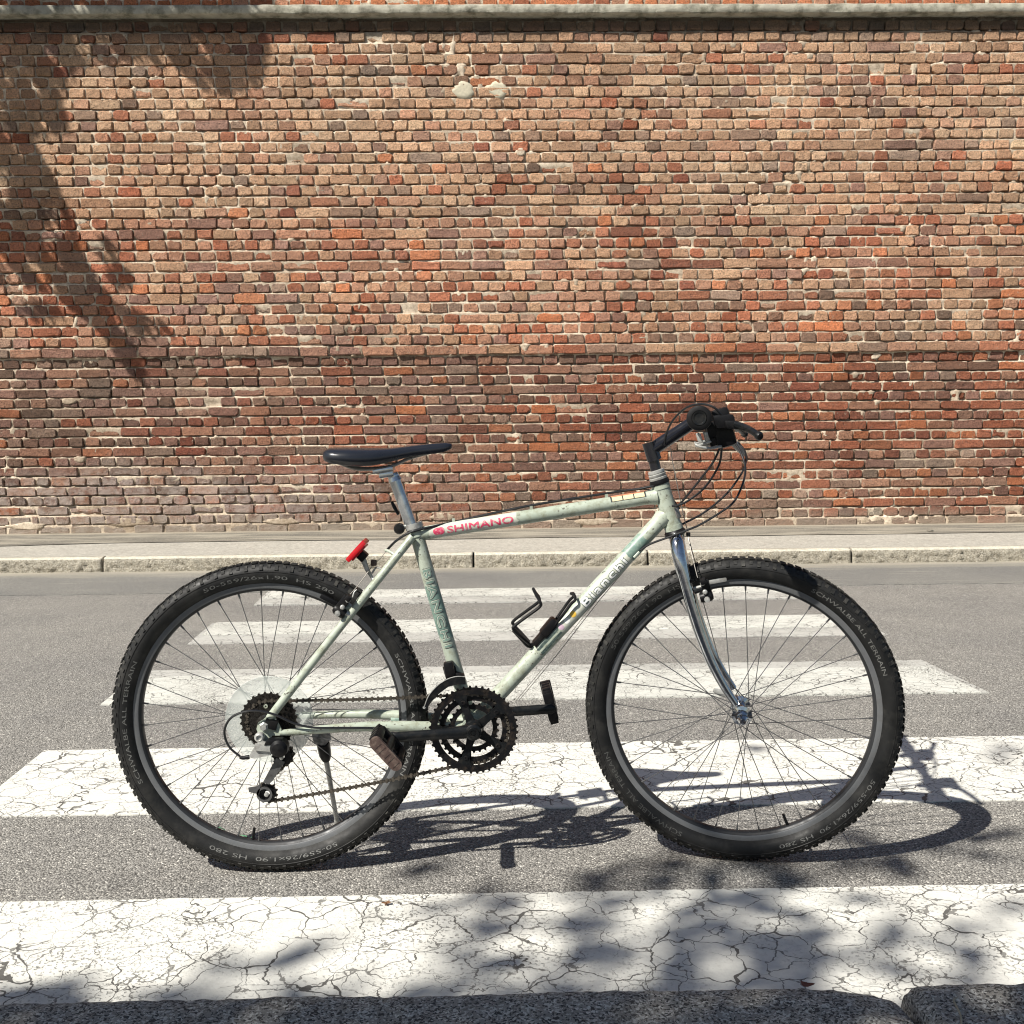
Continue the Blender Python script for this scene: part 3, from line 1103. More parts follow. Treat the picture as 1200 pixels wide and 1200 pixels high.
# ---------------- wheels
TYPROF = [(0.2805, 0.0105), (0.285, 0.0165), (0.291, 0.0212), (0.299, 0.0240), (0.308, 0.0238), (0.315, 0.0208), (0.3208, 0.0140), (0.3240, 0.0)]


def tyre_s(r_):
    for (r0, s0), (r1, s1) in zip(TYPROF[:-1], TYPROF[1:]):
        if r0 <= r_ <= r1:
            return s0 + (s1 - s0) * (r_ - r0) / (r1 - r0)
    return 0.0


_fontcache = {}


def text_mesh(txt, outline=0.0, spacing=1.0, cuts=4, xc=0):
    key = (txt, outline, spacing, cuts, xc)
    if key in _fontcache:
        return _fontcache[key]
    cu = bpy.data.curves.new('t', 'FONT')
    cu.body = txt
    cu.resolution_u = 3
    cu.offset = outline
    cu.space_character = spacing
    cu.fill_mode = 'BOTH' if hasattr(cu, 'fill_mode') else cu.fill_mode
    ob = bpy.data.objects.new('t', cu)
    COL.objects.link(ob)
    dg = bpy.context.evaluated_depsgraph_get()
    me = bpy.data.meshes.new_from_object(ob.evaluated_get(dg))
    bpy.data.objects.remove(ob)
    bpy.data.curves.remove(cu)
    bm = bmesh.new()
    bm.from_mesh(me)
    ys = [v_.co.y for v_ in bm.verts]
    xs = [v_.co.x for v_ in bm.verts]
    for i in range(1, cuts + 1):
        y = min(ys) + (max(ys) - min(ys)) * i / (cuts + 1)
        bmesh.ops.bisect_plane(bm, geom=list(bm.verts) + list(bm.edges) + list(bm.faces), plane_co=(0, y, 0), plane_no=(0, 1, 0))
    for i in range(1, xc + 1):
        x = min(xs) + (max(xs) - min(xs)) * i / (xc + 1)
        bmesh.ops.bisect_plane(bm, geom=list(bm.verts) + list(bm.edges) + list(bm.faces), plane_co=(x, 0, 0), plane_no=(1, 0, 0))
    bm.verts.index_update()
    V = [(v_.co.x, v_.co.y) for v_ in bm.verts]
    Fc = [tuple(v_.index for v_ in f.verts) for f in bm.faces]
    bm.free()
    bpy.data.meshes.remove(me)
    _fontcache[key] = (V, Fc)
    return V, Fc


def wheel(name, label, c, u, wv_, a, front):
    c = Vector(c)
    a = a.normalized()

    def pt(th, r_, s_):
        return c + (u * math.cos(th) + wv_ * math.sin(th)) * r_ + a * s_

    # rim (the wheel's own mesh)
    prof = [(0.2660, 0.0), (0.2672, 0.0075), (0.2700, 0.0100), (0.2725, 0.0118), (0.2835, 0.0118), (0.2840, 0.0105), (0.2800, 0.0095), (0.2760, 0.0),
            (0.2800, -0.0095), (0.2840, -0.0105), (0.2835, -0.0118), (0.2725, -0.0118), (0.2700, -0.0100), (0.2672, -0.0075)]
    mb = MB()
    mb.lathe(c, a, prof, 120, closed=True, u=u)
    rim = mb.build(name, M['rim'], bike, True, label=label)
    # dark band round the inside of the rim
    mb = MB()
    mb.lathe(c, a, [(0.2652, -0.006), (0.2648, 0.0), (0.2652, 0.006), (0.2668, 0.0085), (0.2705, 0.0108), (0.2680, 0.0088)], 120, u=u)
    mb.build('rim_bed', M['rimdark'], rim)
    mb = MB()
    full = TYPROF + [(r_, -s_) for r_, s_ in TYPROF[-2::-1]]
    mb.lathe(c, a, full, 128, u=u)
    # a moulded line on each sidewall
    for sg in (1, -1):
        mb.lathe(c, a, [(0.3055, sg * 0.0239), (0.3062, sg * 0.0247), (0.3072, sg * 0.0247), (0.3078, sg * 0.0238)], 128, u=u)
    mb.build('tyre', M['rubber'], rim)
    # tread
    mb = MB()
    nk_ = 126
    for i in range(nk_):
        th = 2 * math.pi * i / nk_
        e = u * math.cos(th) + wv_ * math.sin(th)
        tg = -u * math.sin(th) + wv_ * math.cos(th)
        for sg in (1, -1):
            long_ = (i % 2 == 0)
            # shoulder knob lies on the slope between r .310 and .321
            n_out = (e * 0.62 + a * sg * 0.78).normalized()
            t_dn = (e * 0.78 - a * sg * 0.62).normalized()
            cc = c + e * (0.3150 if long_ else 0.3170) + a * sg * (0.0202 if long_ else 0.0184)
            mb.box(cc + n_out * 0.0000, tg * 0.0034, t_dn * (0.0062 if long_ else 0.0040), n_out * 0.0014)
            if long_:
                th2 = th + 0.018
            mb.box(c + (e * 0.3242) + a * sg * (0.0062 if long_ else 0.0098), (tg * 0.0056 + a * sg * 0.001), a * 0.0034, e * 0.0011)
        if i % 2:
            mb.box(c + e * 0.3253, tg * 0.0058, a * 0.0032, e * 0.0010)
    mb.build('tread', M['tread'], rim, False, kind='stuff')
    # hub
    mb = MB()
    if front:
        mb.lathe(c, a, [(0.0, -0.052), (0.006, -0.052), (0.006, -0.040), (0.013, -0.038), (0.0205, -0.036), (0.0205, -0.033), (0.012, -0.030), (0.0105, 0),
                        (0.012, 0.030), (0.0205, 0.033), (0.0205, 0.036), (0.013, 0.038), (0.010, 0.044), (0.006, 0.046), (0.006, 0.052), (0.0, 0.052)], 28)
    else:
        mb.lathe(c, a, [(0.0, -0.066), (0.006, -0.066), (0.006, -0.046), (0.013, -0.042), (0.0225, -0.038), (0.0225, -0.035), (0.013, -0.032), (0.012, 0),
                        (0.013, 0.014), (0.0225, 0.017), (0.0225, 0.020), (0.013, 0.022), (0.011, 0.05), (0.006, 0.052), (0.006, 0.064), (0.0, 0.064)], 28)
    hub = mb.build('hub', M['chrome' if front else 'alu'], rim)
    # 36 spokes crossed three times, each with its nipple
    fr = 0.0200 if front else 0.0215
    sp_p, sp_n = (0.0345, -0.0345) if front else (0.0185, -0.0365)
    for i in range(36):
        th = 2 * math.pi * (i + 0.3) / 36
        near = (i % 2 == 0)
        lead = 1 if (i // 2) % 2 == 0 else -1
        hs = sp_p if near else sp_n
        ha = th + lead * R(60)
        hs += 0.0016 * (1 if lead * (1 if near else -1) > 0 else -1)
        p0 = pt(ha, fr, hs)
        p1 = pt(th, 0.2680, 0.002 if near else -0.002)
        d = (p1 - p0).normalized()
        mb = MB()
        mb.tube([p0, p1 - d * 0.011], 0.00088, 6)
        mb.tube([p1 - d * 0.013, p1 - d * 0.006, p1 + d * 0.002], [0.0019, 0.0021, 0.0021], 6)
        mb.build('spoke', M['spoke'], rim)
    # valve
    tv = R(-100) if not front else R(-84)
    mb = MB()
    mb.tube([pt(tv, 0.266, 0), pt(tv, 0.24, 0)], [0.0032, 0.003], 8)
    mb.build('valve', M['black'], rim)

    def arc_text(txt, a0, a1, rc, hgt, mat, nm='lettering'):
        """clockwise seen from the camera, letter tops outwards; angles in degrees, ccw from forward"""
        V, Fc = text_mesh(txt, 0.0, 1.0, 2)
        x0 = min(q[0] for q in V)
        x1 = max(q[0] for q in V)
        y0 = min(q[1] for q in V)
        y1 = max(q[1] for q in V)
        vs = []
        for x, y in V:
            th = R(a0 + (a1 - a0) * (x - x0) / (x1 - x0))
            r_ = rc + hgt * ((y - y0) / (y1 - y0) - 0.5)
            vs.append(pt(th, r_, tyre_s(r_) + 0.0005))
        o_ = link_mesh(nm, vs, Fc, mat, rim, False)
        return o_

    A = "50-559/26x1.90  HS 280"
    S = "SCHWALBE ALL TERRAIN"
    if front:
        arc_text(A, -42, -90, 0.2965, 0.0078, M['greyprint'])
        arc_text(S, 47, 2, 0.2965, 0.0080, M['greyprint'])
        arc_text(A, 138, 91, 0.2965, 0.0085, M['dimprint'])
        arc_text(S, 230, 183, 0.2965, 0.0090, M['dimprint'])
    else:
        arc_text(A, 115, 62, 0.2955, 0.0076, M['greyprint'])
        arc_text(S, 206, 155, 0.2955, 0.0080, M['greyprint'])
        arc_text(A, -63, -116, 0.2955, 0.0076, M['greyprint'])
        arc_text(S, 27, -24, 0.2955, 0.0080, M['greyprint'])
    # rim joint sticker
    if not front:
        for g0, g1 in ((-117, -113.5), (-106, -103), (-101, -99.5)):
            vs, fs = [], []
            for i in range(7):
                th = R(g0 + (g1 - g0) * i / 6)
                for s_ in (0.001, 0.0058):
                    vs.append(pt(th, 0.2622, -s_))
            for i in range(6):
                fs.append((2 * i, 2 * i + 1, 2 * i + 3, 2 * i + 2))
            link_mesh('rim_sticker', vs, fs, M['greensticker'], rim, False)
    return rim, pt


CR = Vector((-0.4645, YB, 0.3275))
CF = Vector((0.5150, 2.146, 0.3275))
rearw, rpt = wheel('wheel', 'rear wheel with the sprockets', CR, Vector((1, 0, 0)), Vector((0, 0, 1)), LAT.copy(), False)
frontw, fpt = wheel('wheel', 'front wheel, turned slightly towards the camera', CF, UF, s_ax, AF, True)


def off_near(P_, s_):
    return P_ + LAT * s_


# ---------------- frame
bb = B(552.5, 848, 0.0)
st_top = B(487, 622, 0)
seat_end = B(486, 617, 0)
ht_top = B(773.5, 567, 0)
ht_bot = B(790, 620.5, 0)
tt_a = B(490, 626, 0)
tt_b = B(776, 580.5, 0)
dt_a = B(783, 600, 0)
R_ST, R_TT, R_DT, R_HT = 0.0146, 0.0142, 0.0163, 0.0182
rd_near = B(317, 838, 0.058)
mb = MB()
mb.tube([bb, st_top + (st_top - bb).normalized() * 0.012], R_ST, 24)
mb.tube([st_top - (st_top - bb).normalized() * 0.012, st_top + (st_top - bb).normalized() * 0.014], 0.0166, 24)
mb.tube([tt_a, tt_b], [R_TT, R_TT], 24)
mb.tube([bb, dt_a], [R_DT, R_DT], 24)
mb.tube([ht_top, ht_bot], R_HT, 24)
mb.tube([ht_top, ht_top + (ht_bot - ht_top) * 0.1], R_HT + 0.0012, 24)
mb.tube([ht_bot - (ht_bot - ht_top) * 0.1, ht_bot], R_HT + 0.0012, 24)
mb.tube([bb + LAT * 0.036, bb - LAT * 0.036], 0.0205, 24)
# weld fillets
for p0, p1, r0 in ((tt_b, tt_a, R_TT), (dt_a, bb, R_DT)):
    d = (p1 - p0).normalized()
    mb.tube([p0 + d * 0.012, p0 + d * 0.024, p0 + d * 0.036], [r0 + 0.0035, r0 + 0.0012, r0 - 0.0003], 24)
for sg in (1, -1):
    top = B(484, 628, 0) + LAT * sg * 0.017
    mid1 = B(452, 668, 0) + LAT * sg * 0.034
    low = B(330, 823, 0.0) + LAT * sg * 0.062
    end = CR + Vector((0.012, 0, 0.016)) + LAT * sg * 0.064
    mb.tube(spline([top, mid1, B(400, 733, 0) + LAT * sg * 0.045, low, end], 6), [0.0085] * 20 + [0.0082, 0.0078, 0.007, 0.006, 0.005], 14)
    c0 = bb + Vector((-0.012, 0, 0.000)) + LAT * sg * 0.022
    c1 = bb + Vector((-0.07, 0, 0.003)) + LAT * sg * 0.032
    c2 = CR + Vector((0.20, 0, -0.010)) + LAT * sg * 0.047
    c3 = CR + Vector((0.03, 0, -0.016)) + LAT * sg * 0.063
    pts = spline([c0, c1, c2, c3], 6)
    mb.tube(pts, [0.0125, 0.0125, 0.0122, 0.012] + [0.0115] * 6 + [0.011, 0.0105, 0.010, 0.0095, 0.009, 0.0085, 0.008, 0.0072, 0.006], 14)
    # dropout plate
    q = CR + LAT * sg * 0.064
    mb.prism([q + Vector(p_) for p_ in ((0.034, 0, -0.020), (0.034, 0, -0.008), (0.020, 0, 0.020), (0.008, 0, 0.022), (-0.004, 0, 0.011), (-0.013, 0, 0.006),
                                        (-0.016, 0, -0.006), (-0.012, 0, -0.018), (-0.010, 0, -0.034), (-0.002, 0, -0.038), (0.008, 0, -0.030), (0.016, 0, -0.020))], LAT * 0.003)
# seat stay bridge and chain stay bridge
mb.tube([B(455, 665, 0) + LAT * 0.034, B(455, 665, 0) - LAT * 0.034], 0.006, 10)
mb.tube([bb + Vector((-0.055, 0, 0.003)) + LAT * 0.03, bb + Vector((-0.055, 0, 0.003)) - LAT * 0.03], 0.006, 10)
# cable guides on top tube, stop under down tube
ttd = (tt_b - tt_a).normalized()
ttn = LAT.cross(ttd).normalized()
if ttn.z < 0:
    ttn = -ttn
for px in (533, 624, 712):
    t = (px - 490) / (776 - 490)
    q = tt_a.lerp(tt_b, t) + ttn * (R_TT + 0.002)
    mb.box(q, ttd * 0.003, LAT * 0.004, ttn * 0.0045)
dtd = (dt_a - bb).normalized()
dtn = LAT.cross(dtd).normalized()
if dtn.z < 0:
    dtn = -dtn
stop_dt = B(746, 650, 0.012)
mb.tube([stop_dt - dtd * 0.008, stop_dt + dtd * 0.008], 0.0042, 10)
# hanger for rear brake cable on the seat stays
hang = B(458, 651, 0.0)
mb.tube(spline([B(466, 652, 0.026), B(456, 646, 0.012), B(452, 645, 0.0), B(456, 646, -0.012), B(464, 652, -0.026)], 4), 0.003, 8)
# brake bosses
for q in (B(415, 712, 0.04),):
    mb.tube([q + Vector((0.0, 0, 0)), q + Vector((-0.018, 0, 0.0)) + LAT * 0.0], 0.006, 10)
frame = mb.build('frame', M['celeste'], bike)


# decals and a painted highlight
def tube_uv(Pa, Pb, rad, up_ref):
    d = (Pb - Pa)
    L_ = d.length
    d.normalize()
    nn = LAT - d * LAT.dot(d)
    nn.normalize()
    mm = nn.cross(d) if nn.cross(d).dot(up_ref) > 0 else d.cross(nn)

    def f(u_, v_, lift=0.0005):
        ph = v_ / rad
        return Pa + d * u_ + (nn * math.cos(ph) + mm * math.sin(ph)) * (rad + lift)
    return f, L_


def tube_text(txt, f, u0_, u1_, v0, hgt, mat, outline=0.0, lift=0.0007, flip=False, spacing=1.0, parent=None, name='lettering', ref=None, fat=0.0):
    V, Fc = text_mesh(txt, 0.0, spacing, 5)
    V0, _ = text_mesh(ref or txt, 0.0, spacing, 5)
    x0 = min(q[0] for q in V0)
    x1 = max(q[0] for q in V0)
    y0 = min(q[1] for q in V0)
    y1 = max(q[1] for q in V0)
    vs, fs = [], []
    k8 = [(0, 0)] if fat == 0 else [(math.cos(i * math.pi / 4), math.sin(i * math.pi / 4)) for i in range(8)] + [(0, 0)]
    for i, (du, dv) in enumerate(k8):
        b0 = len(vs)
        for x, y in V:
            uu = u0_ + (u1_ - u0_) * (x - x0) / (x1 - x0) + du * fat
            vv = v0 + hgt * ((y - y0) / (y1 - y0) - 0.5) * (-1 if flip else 1) + dv * fat
            vs.append(f(uu, vv, lift + i * 0.00001))
        fs += [tuple(q + b0 for q in t_) for t_ in Fc]
    return link_mesh(name, vs, fs, mat, parent or frame, False)


def tube_panel(f, u0_, u1_, v0, v1, mat, lift=0.0003, name='decal_or_highlight', n=8, ragged=0.0, seed=0, nu=12):
    vs, fs = [], []
    for i in range(nu + 1):
        for j in range(n + 1):
            vv = v0 + (v1 - v0) * j / n
            e0 = ragged * noise.noise(Vector((j * 1.3, seed, 0)))
            e1 = ragged * noise.noise(Vector((j * 1.3, seed, 5)))
            uu = (u0_ + e0) + (u1_ + e1 - u0_ - e0) * i / nu
            vs.append(f(uu, vv, lift))
    for i in range(nu):
        for j in range(n):
            fs.append((i * (n + 1) + j, i * (n + 1) + j + 1, (i + 1) * (n + 1) + j + 1, (i + 1) * (n + 1) + j))
    return link_mesh(name, vs, fs, mat, frame, True)


def tube_disc(f, uc, vc, ru, rv, mat, lift=0.0006, name='decal_or_highlight', n=20):
    vs = [f(uc, vc, lift)]
    for ring in (0.5, 1.0):
        for i in range(n):
            a_ = 2 * math.pi * i / n
            vs.append(f(uc + ru * ring * math.cos(a_), vc + rv * ring * math.sin(a_), lift))
    fs = []
    for i in range(n):
        j = (i + 1) % n
        fs.append((0, 1 + i, 1 + j))
        fs.append((1 + i, 1 + n + i, 1 + n + j, 1 + j))
    return link_mesh(name, vs, fs, mat, frame, True)


def u_of(P0, P1, px, py):
    """distance along the tube of the point seen at the pixel"""
    q = B(px, py, 0.014)
    return (q - P0).dot((P1 - P0).normalized())


f_tt, L_tt = tube_uv(tt_a, tt_b, R_TT, Vector((0, 0, 1)))
f_dt, L_dt = tube_uv(bb, dt_a, R_DT, Vector((-1, 0, 1)))
f_st, L_st = tube_uv(st_top, bb, R_ST, Vector((1, 0, 0.3)))
ua, ub = u_of(tt_a, tt_b, 503, 624), u_of(tt_a, tt_b, 606, 608)
tube_panel(f_tt, ua, ub, -0.012, 0.020, M['offwhite'], ragged=0.006, seed=2)  # pale patch paints a highlight into the top tube's colour
tube_text("SHIMANO", f_tt, u_of(tt_a, tt_b, 524, 620), u_of(tt_a, tt_b, 601, 607), 0.0008, 0.0135, M['pink'], fat=0.0006)
uc = u_of(tt_a, tt_b, 514, 622)
tube_disc(f_tt, uc - 0.003, 0.001, 0.0085, 0.0075, M['pink'])
tube_disc(f_tt, uc + 0.004, 0.001, 0.0080, 0.0078, M['pink'], 0.0008)
# cream sticker near the head tube, with black outlines
ua, ub = u_of(tt_a, tt_b, 717, 587), u_of(tt_a, tt_b, 756, 579)
tube_panel(f_tt, ua - 0.002, ub + 0.002, 0.0035, 0.021, M['tape'], 0.0003)
tube_panel(f_tt, ua, ub, 0.0155, 0.0225, M['orange'], 0.0008)
for i in range(3):
    a_ = ua + (ub - ua) * (i / 3)
    tube_panel(f_tt, a_ + 0.0012, a_ + (ub - ua) / 3 - 0.0012, 0.0045, 0.0150, M['cream'], 0.0008)
# down tube
tube_panel(f_dt, u_of(bb, dt_a, 655, 735), u_of(bb, dt_a, 733, 648), -0.0125, 0.0135, M['offwhite'], ragged=0.01, seed=5)
tube_panel(f_dt, u_of(bb, dt_a, 733, 648), u_of(bb, dt_a, 752, 627), -0.020, 0.021, M['panelgreen'], ragged=0.008, seed=8, lift=0.00045)
tube_panel(f_dt, u_of(bb, dt_a, 600, 790), u_of(bb, dt_a, 622, 770), -0.013, 0.013, M['celeste'], ragged=0.002, seed=8, lift=0.0007)
u0_, u1_ = u_of(bb, dt_a, 681, 706), u_of(bb, dt_a, 729, 653)
tube_text("Bianchi", f_dt, u0_, u1_, 0.001, 0.0165, M['tealprint'], fat=0.0021, lift=0.0007, spacing=1.15)
tube_text("Bianchi", f_dt, u0_, u1_, 0.001, 0.0165, M['white'], fat=0.0007, lift=0.0012, spacing=1.15)
tube_disc(f_dt, u_of(bb, dt_a, 671, 719), 0.003, 0.0065, 0.0065, M['yellow'])
tube_disc(f_dt, u_of(bb, dt_a, 664, 727), 0.003, 0.0060, 0.0060, M['white'])
tube_disc(f_dt, u_of(bb, dt_a, 657, 734), 0.003, 0.0055, 0.0065, M['mauve'])
# seat tube
tube_panel(f_st, u_of(st_top, bb, 499, 690), u_of(st_top, bb, 521, 748), -0.018, 0.018, M['panelgreen'], ragged=0.02, seed=3)
u0_, u1_ = u_of(st_top, bb, 497.5, 668), u_of(st_top, bb, 529, 757)
tube_text("BIANCHI", f_st, u0_, u1_, 0.0, 0.0145, M['tealprint'], fat=0.0026, lift=0.0007, spacing=1.2)
tube_text("BIANCHI", f_st, u0_, u1_, 0.0, 0.0145, M['offwhite'], fat=0.0014, lift=0.0011, spacing=1.2)
tube_text("BIANCHI", f_st, u0_, u1_, 0.0, 0.0145, M['panelgreen'], fat=0.0003, lift=0.0014, spacing=1.2)
# chain stay guard tape (far stay)
mb = MB()
q0 = bb + Vector((-0.105, 0, 0.0)) - LAT * 0.0365
q1 = bb + Vector((-0.17, 0, -0.002)) - LAT * 0.041
mb.tube([q0, q1], 0.0124, 14)
mb.build('tape', M['panelgreen'], frame)
# head badge
hb = ht_top.lerp(ht_bot, 0.62) + Vector((R_HT + 0.001, 0, 0)) + LAT * 0.006
mb = MB()
hd = (ht_bot - ht_top).normalized()
mb.box(hb - Vector((0.004, 0, 0)) + LAT * 0.009, hd * 0.011, Vector((0.0045, 0, 0.001)) + LAT * -0.003, LAT * 0.0012 + Vector((0.001, 0, 0)), 0.001)
mb.build('badge', M['wire'], frame)

# ---------------- headset
mb = MB()
hdir = (ht_top - ht_bot).normalized()
mb.lathe(ht_top, hdir, [(0.0, 0), (0.0205, 0), (0.0210, 0.004), (0.0195, 0.009), (0.0160, 0.010)], 24)
mb.build('headset_cup', M['black'], bike)
mb = MB()
mb.lathe(ht_top, hdir, [(0.014, 0.009), (0.0185, 0.010), (0.019, 0.014), (0.0165, 0.0155), (0.018, 0.017), (0.0185, 0.021), (0.016, 0.0225), (0.0175, 0.024), (0.0175, 0.029), (0.012, 0.030), (0.0, 0.030)], 24)
mb.build('locknut', M['alu'], bike)
mb = MB()
mb.lathe(ht_bot, -hdir, [(0.0, -0.001), (0.0190, -0.001), (0.0205, 0.003), (0.0225, 0.005), (0.0222, 0.011), (0.018, 0.014), (0.0, 0.015)], 24)
mb.build('headset_cup', M['black'], bike)

# ---------------- fork
fh = CF.copy()                                       # hub centre
near_hub = fh + AF * 0.052
crown = ht_bot - hdir * 0.020


def blade(sg):
    off = AF * sg
    # centreline measured on the photograph for the near blade, mirrored for the far one
    px = [(793.5, 637), (796.5, 655), (802.5, 679), (810, 709), (820.5, 743), (834, 777), (849.5, 806), (862, 825)]
    lat = [0.030, 0.042, 0.047, 0.050, 0.051, 0.052, 0.053, 0.054]
    pts = []
    for (x, y), l_ in zip(px, lat):
        P_ = B(x, y, 0.0)
        # convert: take the near blade's seen point, then step to the other side along the axle
        q = hitY(x, y, YB - l_ * math.cos(DEL) + (P_.x - crown.x) * -math.sin(DEL) * -1 * 0.0)
        pts.append(q if sg > 0 else q - AF * (2 * l_))
    return pts


mb = MB()
for sg in (1, -1):
    pts = blade(sg)
    start = crown + hdir * 0.006 + (AF * 0.012 * sg)
    allp = spline([start] + pts, 5)
    n_ = len(allp)
    rad = []
    for i in range(n_):
        t = i / (n_ - 1)
        rad.append(0.0132 if t < 0.1 else (0.0142 - (0.0142 - 0.0078) * max(0, (t - 0.22) / 0.78)))
    mb.tube(allp, rad, 20)
    tip = fh + AF * sg * 0.054
    mb.prism([tip + UF * a_ + s_ax * b_ for a_, b_ in ((-0.014, 0.012), (-0.004, 0.018), (0.008, 0.006), (0.009, -0.006), (0.002, -0.011), (-0.006, -0.009), (-0.012, 0.0))], AF * 0.0028)
mb.lathe(crown + hdir * 0.012, hdir, [(0.0, -0.02), (0.015, -0.018), (0.017, -0.006), (0.017, 0.004), (0.015, 0.008), (0, 0.008)], 24)
fork = mb.build('fork', M['chrome'], bike)
# axle nut / quick release
mb = MB()
mb.lathe(fh + AF * 0.057, AF, [(0.0, 0.0), (0.0115, 0.0), (0.012, 0.004), (0.009, 0.008), (0.0085, 0.013), (0.006, 0.018), (0.0, 0.0185)], 20)
mb.build('axle_nut', M['chrome'], bike)
mb = MB()
mb.lathe(fh - AF * 0.057, -AF, [(0.0, 0.0), (0.0115, 0.0), (0.012, 0.004), (0.009, 0.008), (0.0085, 0.016), (0.0, 0.0185)], 20)
mb.build('axle_nut', M['chrome'], bike)
mb = MB()
p0 = fh - AF * 0.07
mb.tube(spline([p0, p0 - UF * 0.022 + s_ax * 0.012 - AF * 0.008, p0 - UF * 0.048 + s_ax * 0.034 - AF * 0.004], 5), [0.006, 0.006, 0.006, 0.0055, 0.005, 0.005, 0.0055, 0.0065, 0.007, 0.006, 0.004], 10, flat=0.5)
mb.build('quick_release_lever', M['alu'], bike)

# ---------------- stem, handlebar (the bar itself lies level)
AB = Vector((AF.x, AF.y, 0)).normalized()
Hn = hitY(819.5, 490, YB - 0.275)
Hc = Hn - AB * 0.285
Hf = Hc - AB * 0.285
mb = MB()
qt = B(762, 521, 0)
qb = ht_top + hdir * 0.026
mb.tube([qb, qt + (qb - qt).normalized() * 0.02, qt], [0.0112, 0.0112, 0.0112], 20)
mb.lathe(qt - hdir * 0.001, hdir, [(0.0112, -0.004), (0.0125, 0.0), (0.0118, 0.003), (0.006, 0.004), (0.0, 0.002)], 20)
j0 = qt.lerp(qb, 0.20)
mb.tube([j0, j0 + (Hc - j0) * 0.12, Hc - (Hc - j0).normalized() * 0.012], [0.0152, 0.0142, 0.0135], 22)
mb.tube([Hc + AB * 0.022, Hc - AB * 0.022], 0.0172, 22)
mb.tube([j0 + hdir * 0.017, j0 - hdir * 0.022], 0.0150, 20)
mb.build('stem', M['stem'], bike)
mb = MB()
mb.tube([Hn - AB * 0.004, Hc + AB * 0.05], 0.0111, 16)
mb.tube([Hc + AB * 0.05, Hc - AB * 0.05], 0.0127, 16)
mb.tube([Hf + AB * 0.004, Hc - AB * 0.05], 0.0111, 16)
mb.build('handlebar', M['blackmetal'], bike)
for sg, Pe in ((1, Hn), (-1, Hf)):
    d = AB * sg
    mb = MB()
    prof = [(0.011, -0.118), (0.0195, -0.117), (0.0205, -0.112), (0.0165, -0.108)]
    for i in range(10):
        s0 = -0.104 + i * 0.0095
        prof += [(0.0162, s0), (0.0172, s0 + 0.002), (0.0172, s0 + 0.006), (0.0162, s0 + 0.008)]
    prof += [(0.0170, -0.008), (0.0220, -0.006), (0.0228, -0.002), (0.0222, 0.001), (0.0185, 0.003), (0.0138, 0.0032), (0.0136, -0.001)]
    mb.lathe(Pe, d, prof, 28)
    g = mb.build('grip', M['grip'], bike)
    mb = MB()
    mb.lathe(Pe, d, [(0.0, 0.0008), (0.0095, 0.0012), (0.0100, 0.0026), (0.0125, 0.0030), (0.0136, 0.0016)], 24)
    mb.build('end_plug', M['blackmetal'], g)

# ---------------- brake levers and shifters
upl = s_ax.copy()
fw = UF.copy()


def bar_pt(px, py, d_, sg):
    """point seen at the pixel on the near side, d_ metres out from the stem; mirrored for the far side"""
    P_ = hitY(px, py, Hc.y - d_ * math.cos(DEL))
    if sg < 0:
        P_ = P_ - AB * (2 * (P_ - Hc).dot(AB))
    return P_


for sg in (1, -1):
    d = AB * sg
    base = Hc + d * 0.148
    mb = MB()
    mb.tube([base - d * 0.012, base + d * 0.012], 0.0180, 18)
    mb.box(bar_pt(849, 494, 0.150, sg), (fw - upl * 0.2).normalized() * 0.020, d * 0.015, upl * 0.0135, 0.006)
    mb.box(bar_pt(858, 498, 0.165, sg), (fw - upl * 0.35).normalized() * 0.013, d * 0.012, upl * 0.0085, 0.004)
    lv = mb.build('brake_lever', M['black'], bike)
    mb = MB()
    pts = spline([bar_pt(856, 497, 0.158, sg), bar_pt(864, 498, 0.178, sg), bar_pt(873, 501, 0.208, sg), bar_pt(881, 505, 0.236, sg), bar_pt(889, 510.5, 0.262, sg)], 5)
    n_ = len(pts)
    mb.tube(pts, [0.0072 - 0.0012 * i / n_ for i in range(n_)], 12)
    mb.lathe(pts[-1], (pts[-1] - pts[-3]), [(0.0055, -0.005), (0.0080, -0.002), (0.0082, 0.003), (0.006, 0.007), (0.0, 0.008)], 12)
    mb.build('lever_blade', M['blackmetal'], lv)
    # shifter pod under the bar
    mb = MB()
    sb = Hc + d * 0.116
    mb.tube([sb - d * 0.012, sb + d * 0.014], 0.0172, 18)
    mb.box(bar_pt(849, 510, 0.120, sg), fw * 0.0195, d * 0.024, upl * 0.0235, 0.009)
    mb.box(bar_pt(845, 488, 0.125, sg), fw * 0.017, d * 0.020, upl * 0.016, 0.008)
    mb.box(bar_pt(837, 503, 0.118, sg), fw * 0.015, d * 0.022, upl * 0.016, 0.006)
    mb.box(bar_pt(838, 517, 0.115, sg), fw * 0.012, d * 0.018, upl * 0.009, 0.004)
    sh = mb.build('gear_shifter', M['black'], bike)
    mb = MB()
    mb.box(bar_pt(824, 520, 0.125, sg), fw * 0.016, d * 0.012, upl * 0.0022, 0.002)
    mb.box(bar_pt(820, 513.5, 0.125, sg), fw * 0.004, d * 0.008, upl * 0.009, 0.002)
    mb.box(bar_pt(829, 512, 0.125, sg), fw * 0.0035, d * 0.008, upl * 0.010, 0.002)
    mb.tube(spline([bar_pt(845, 523, 0.14, sg), bar_pt(834, 525, 0.15, sg), bar_pt(822, 524, 0.15, sg), bar_pt(815, 521, 0.145, sg)], 4), 0.0026, 8)
    mb.build('shift_lever', M['alu'], sh)
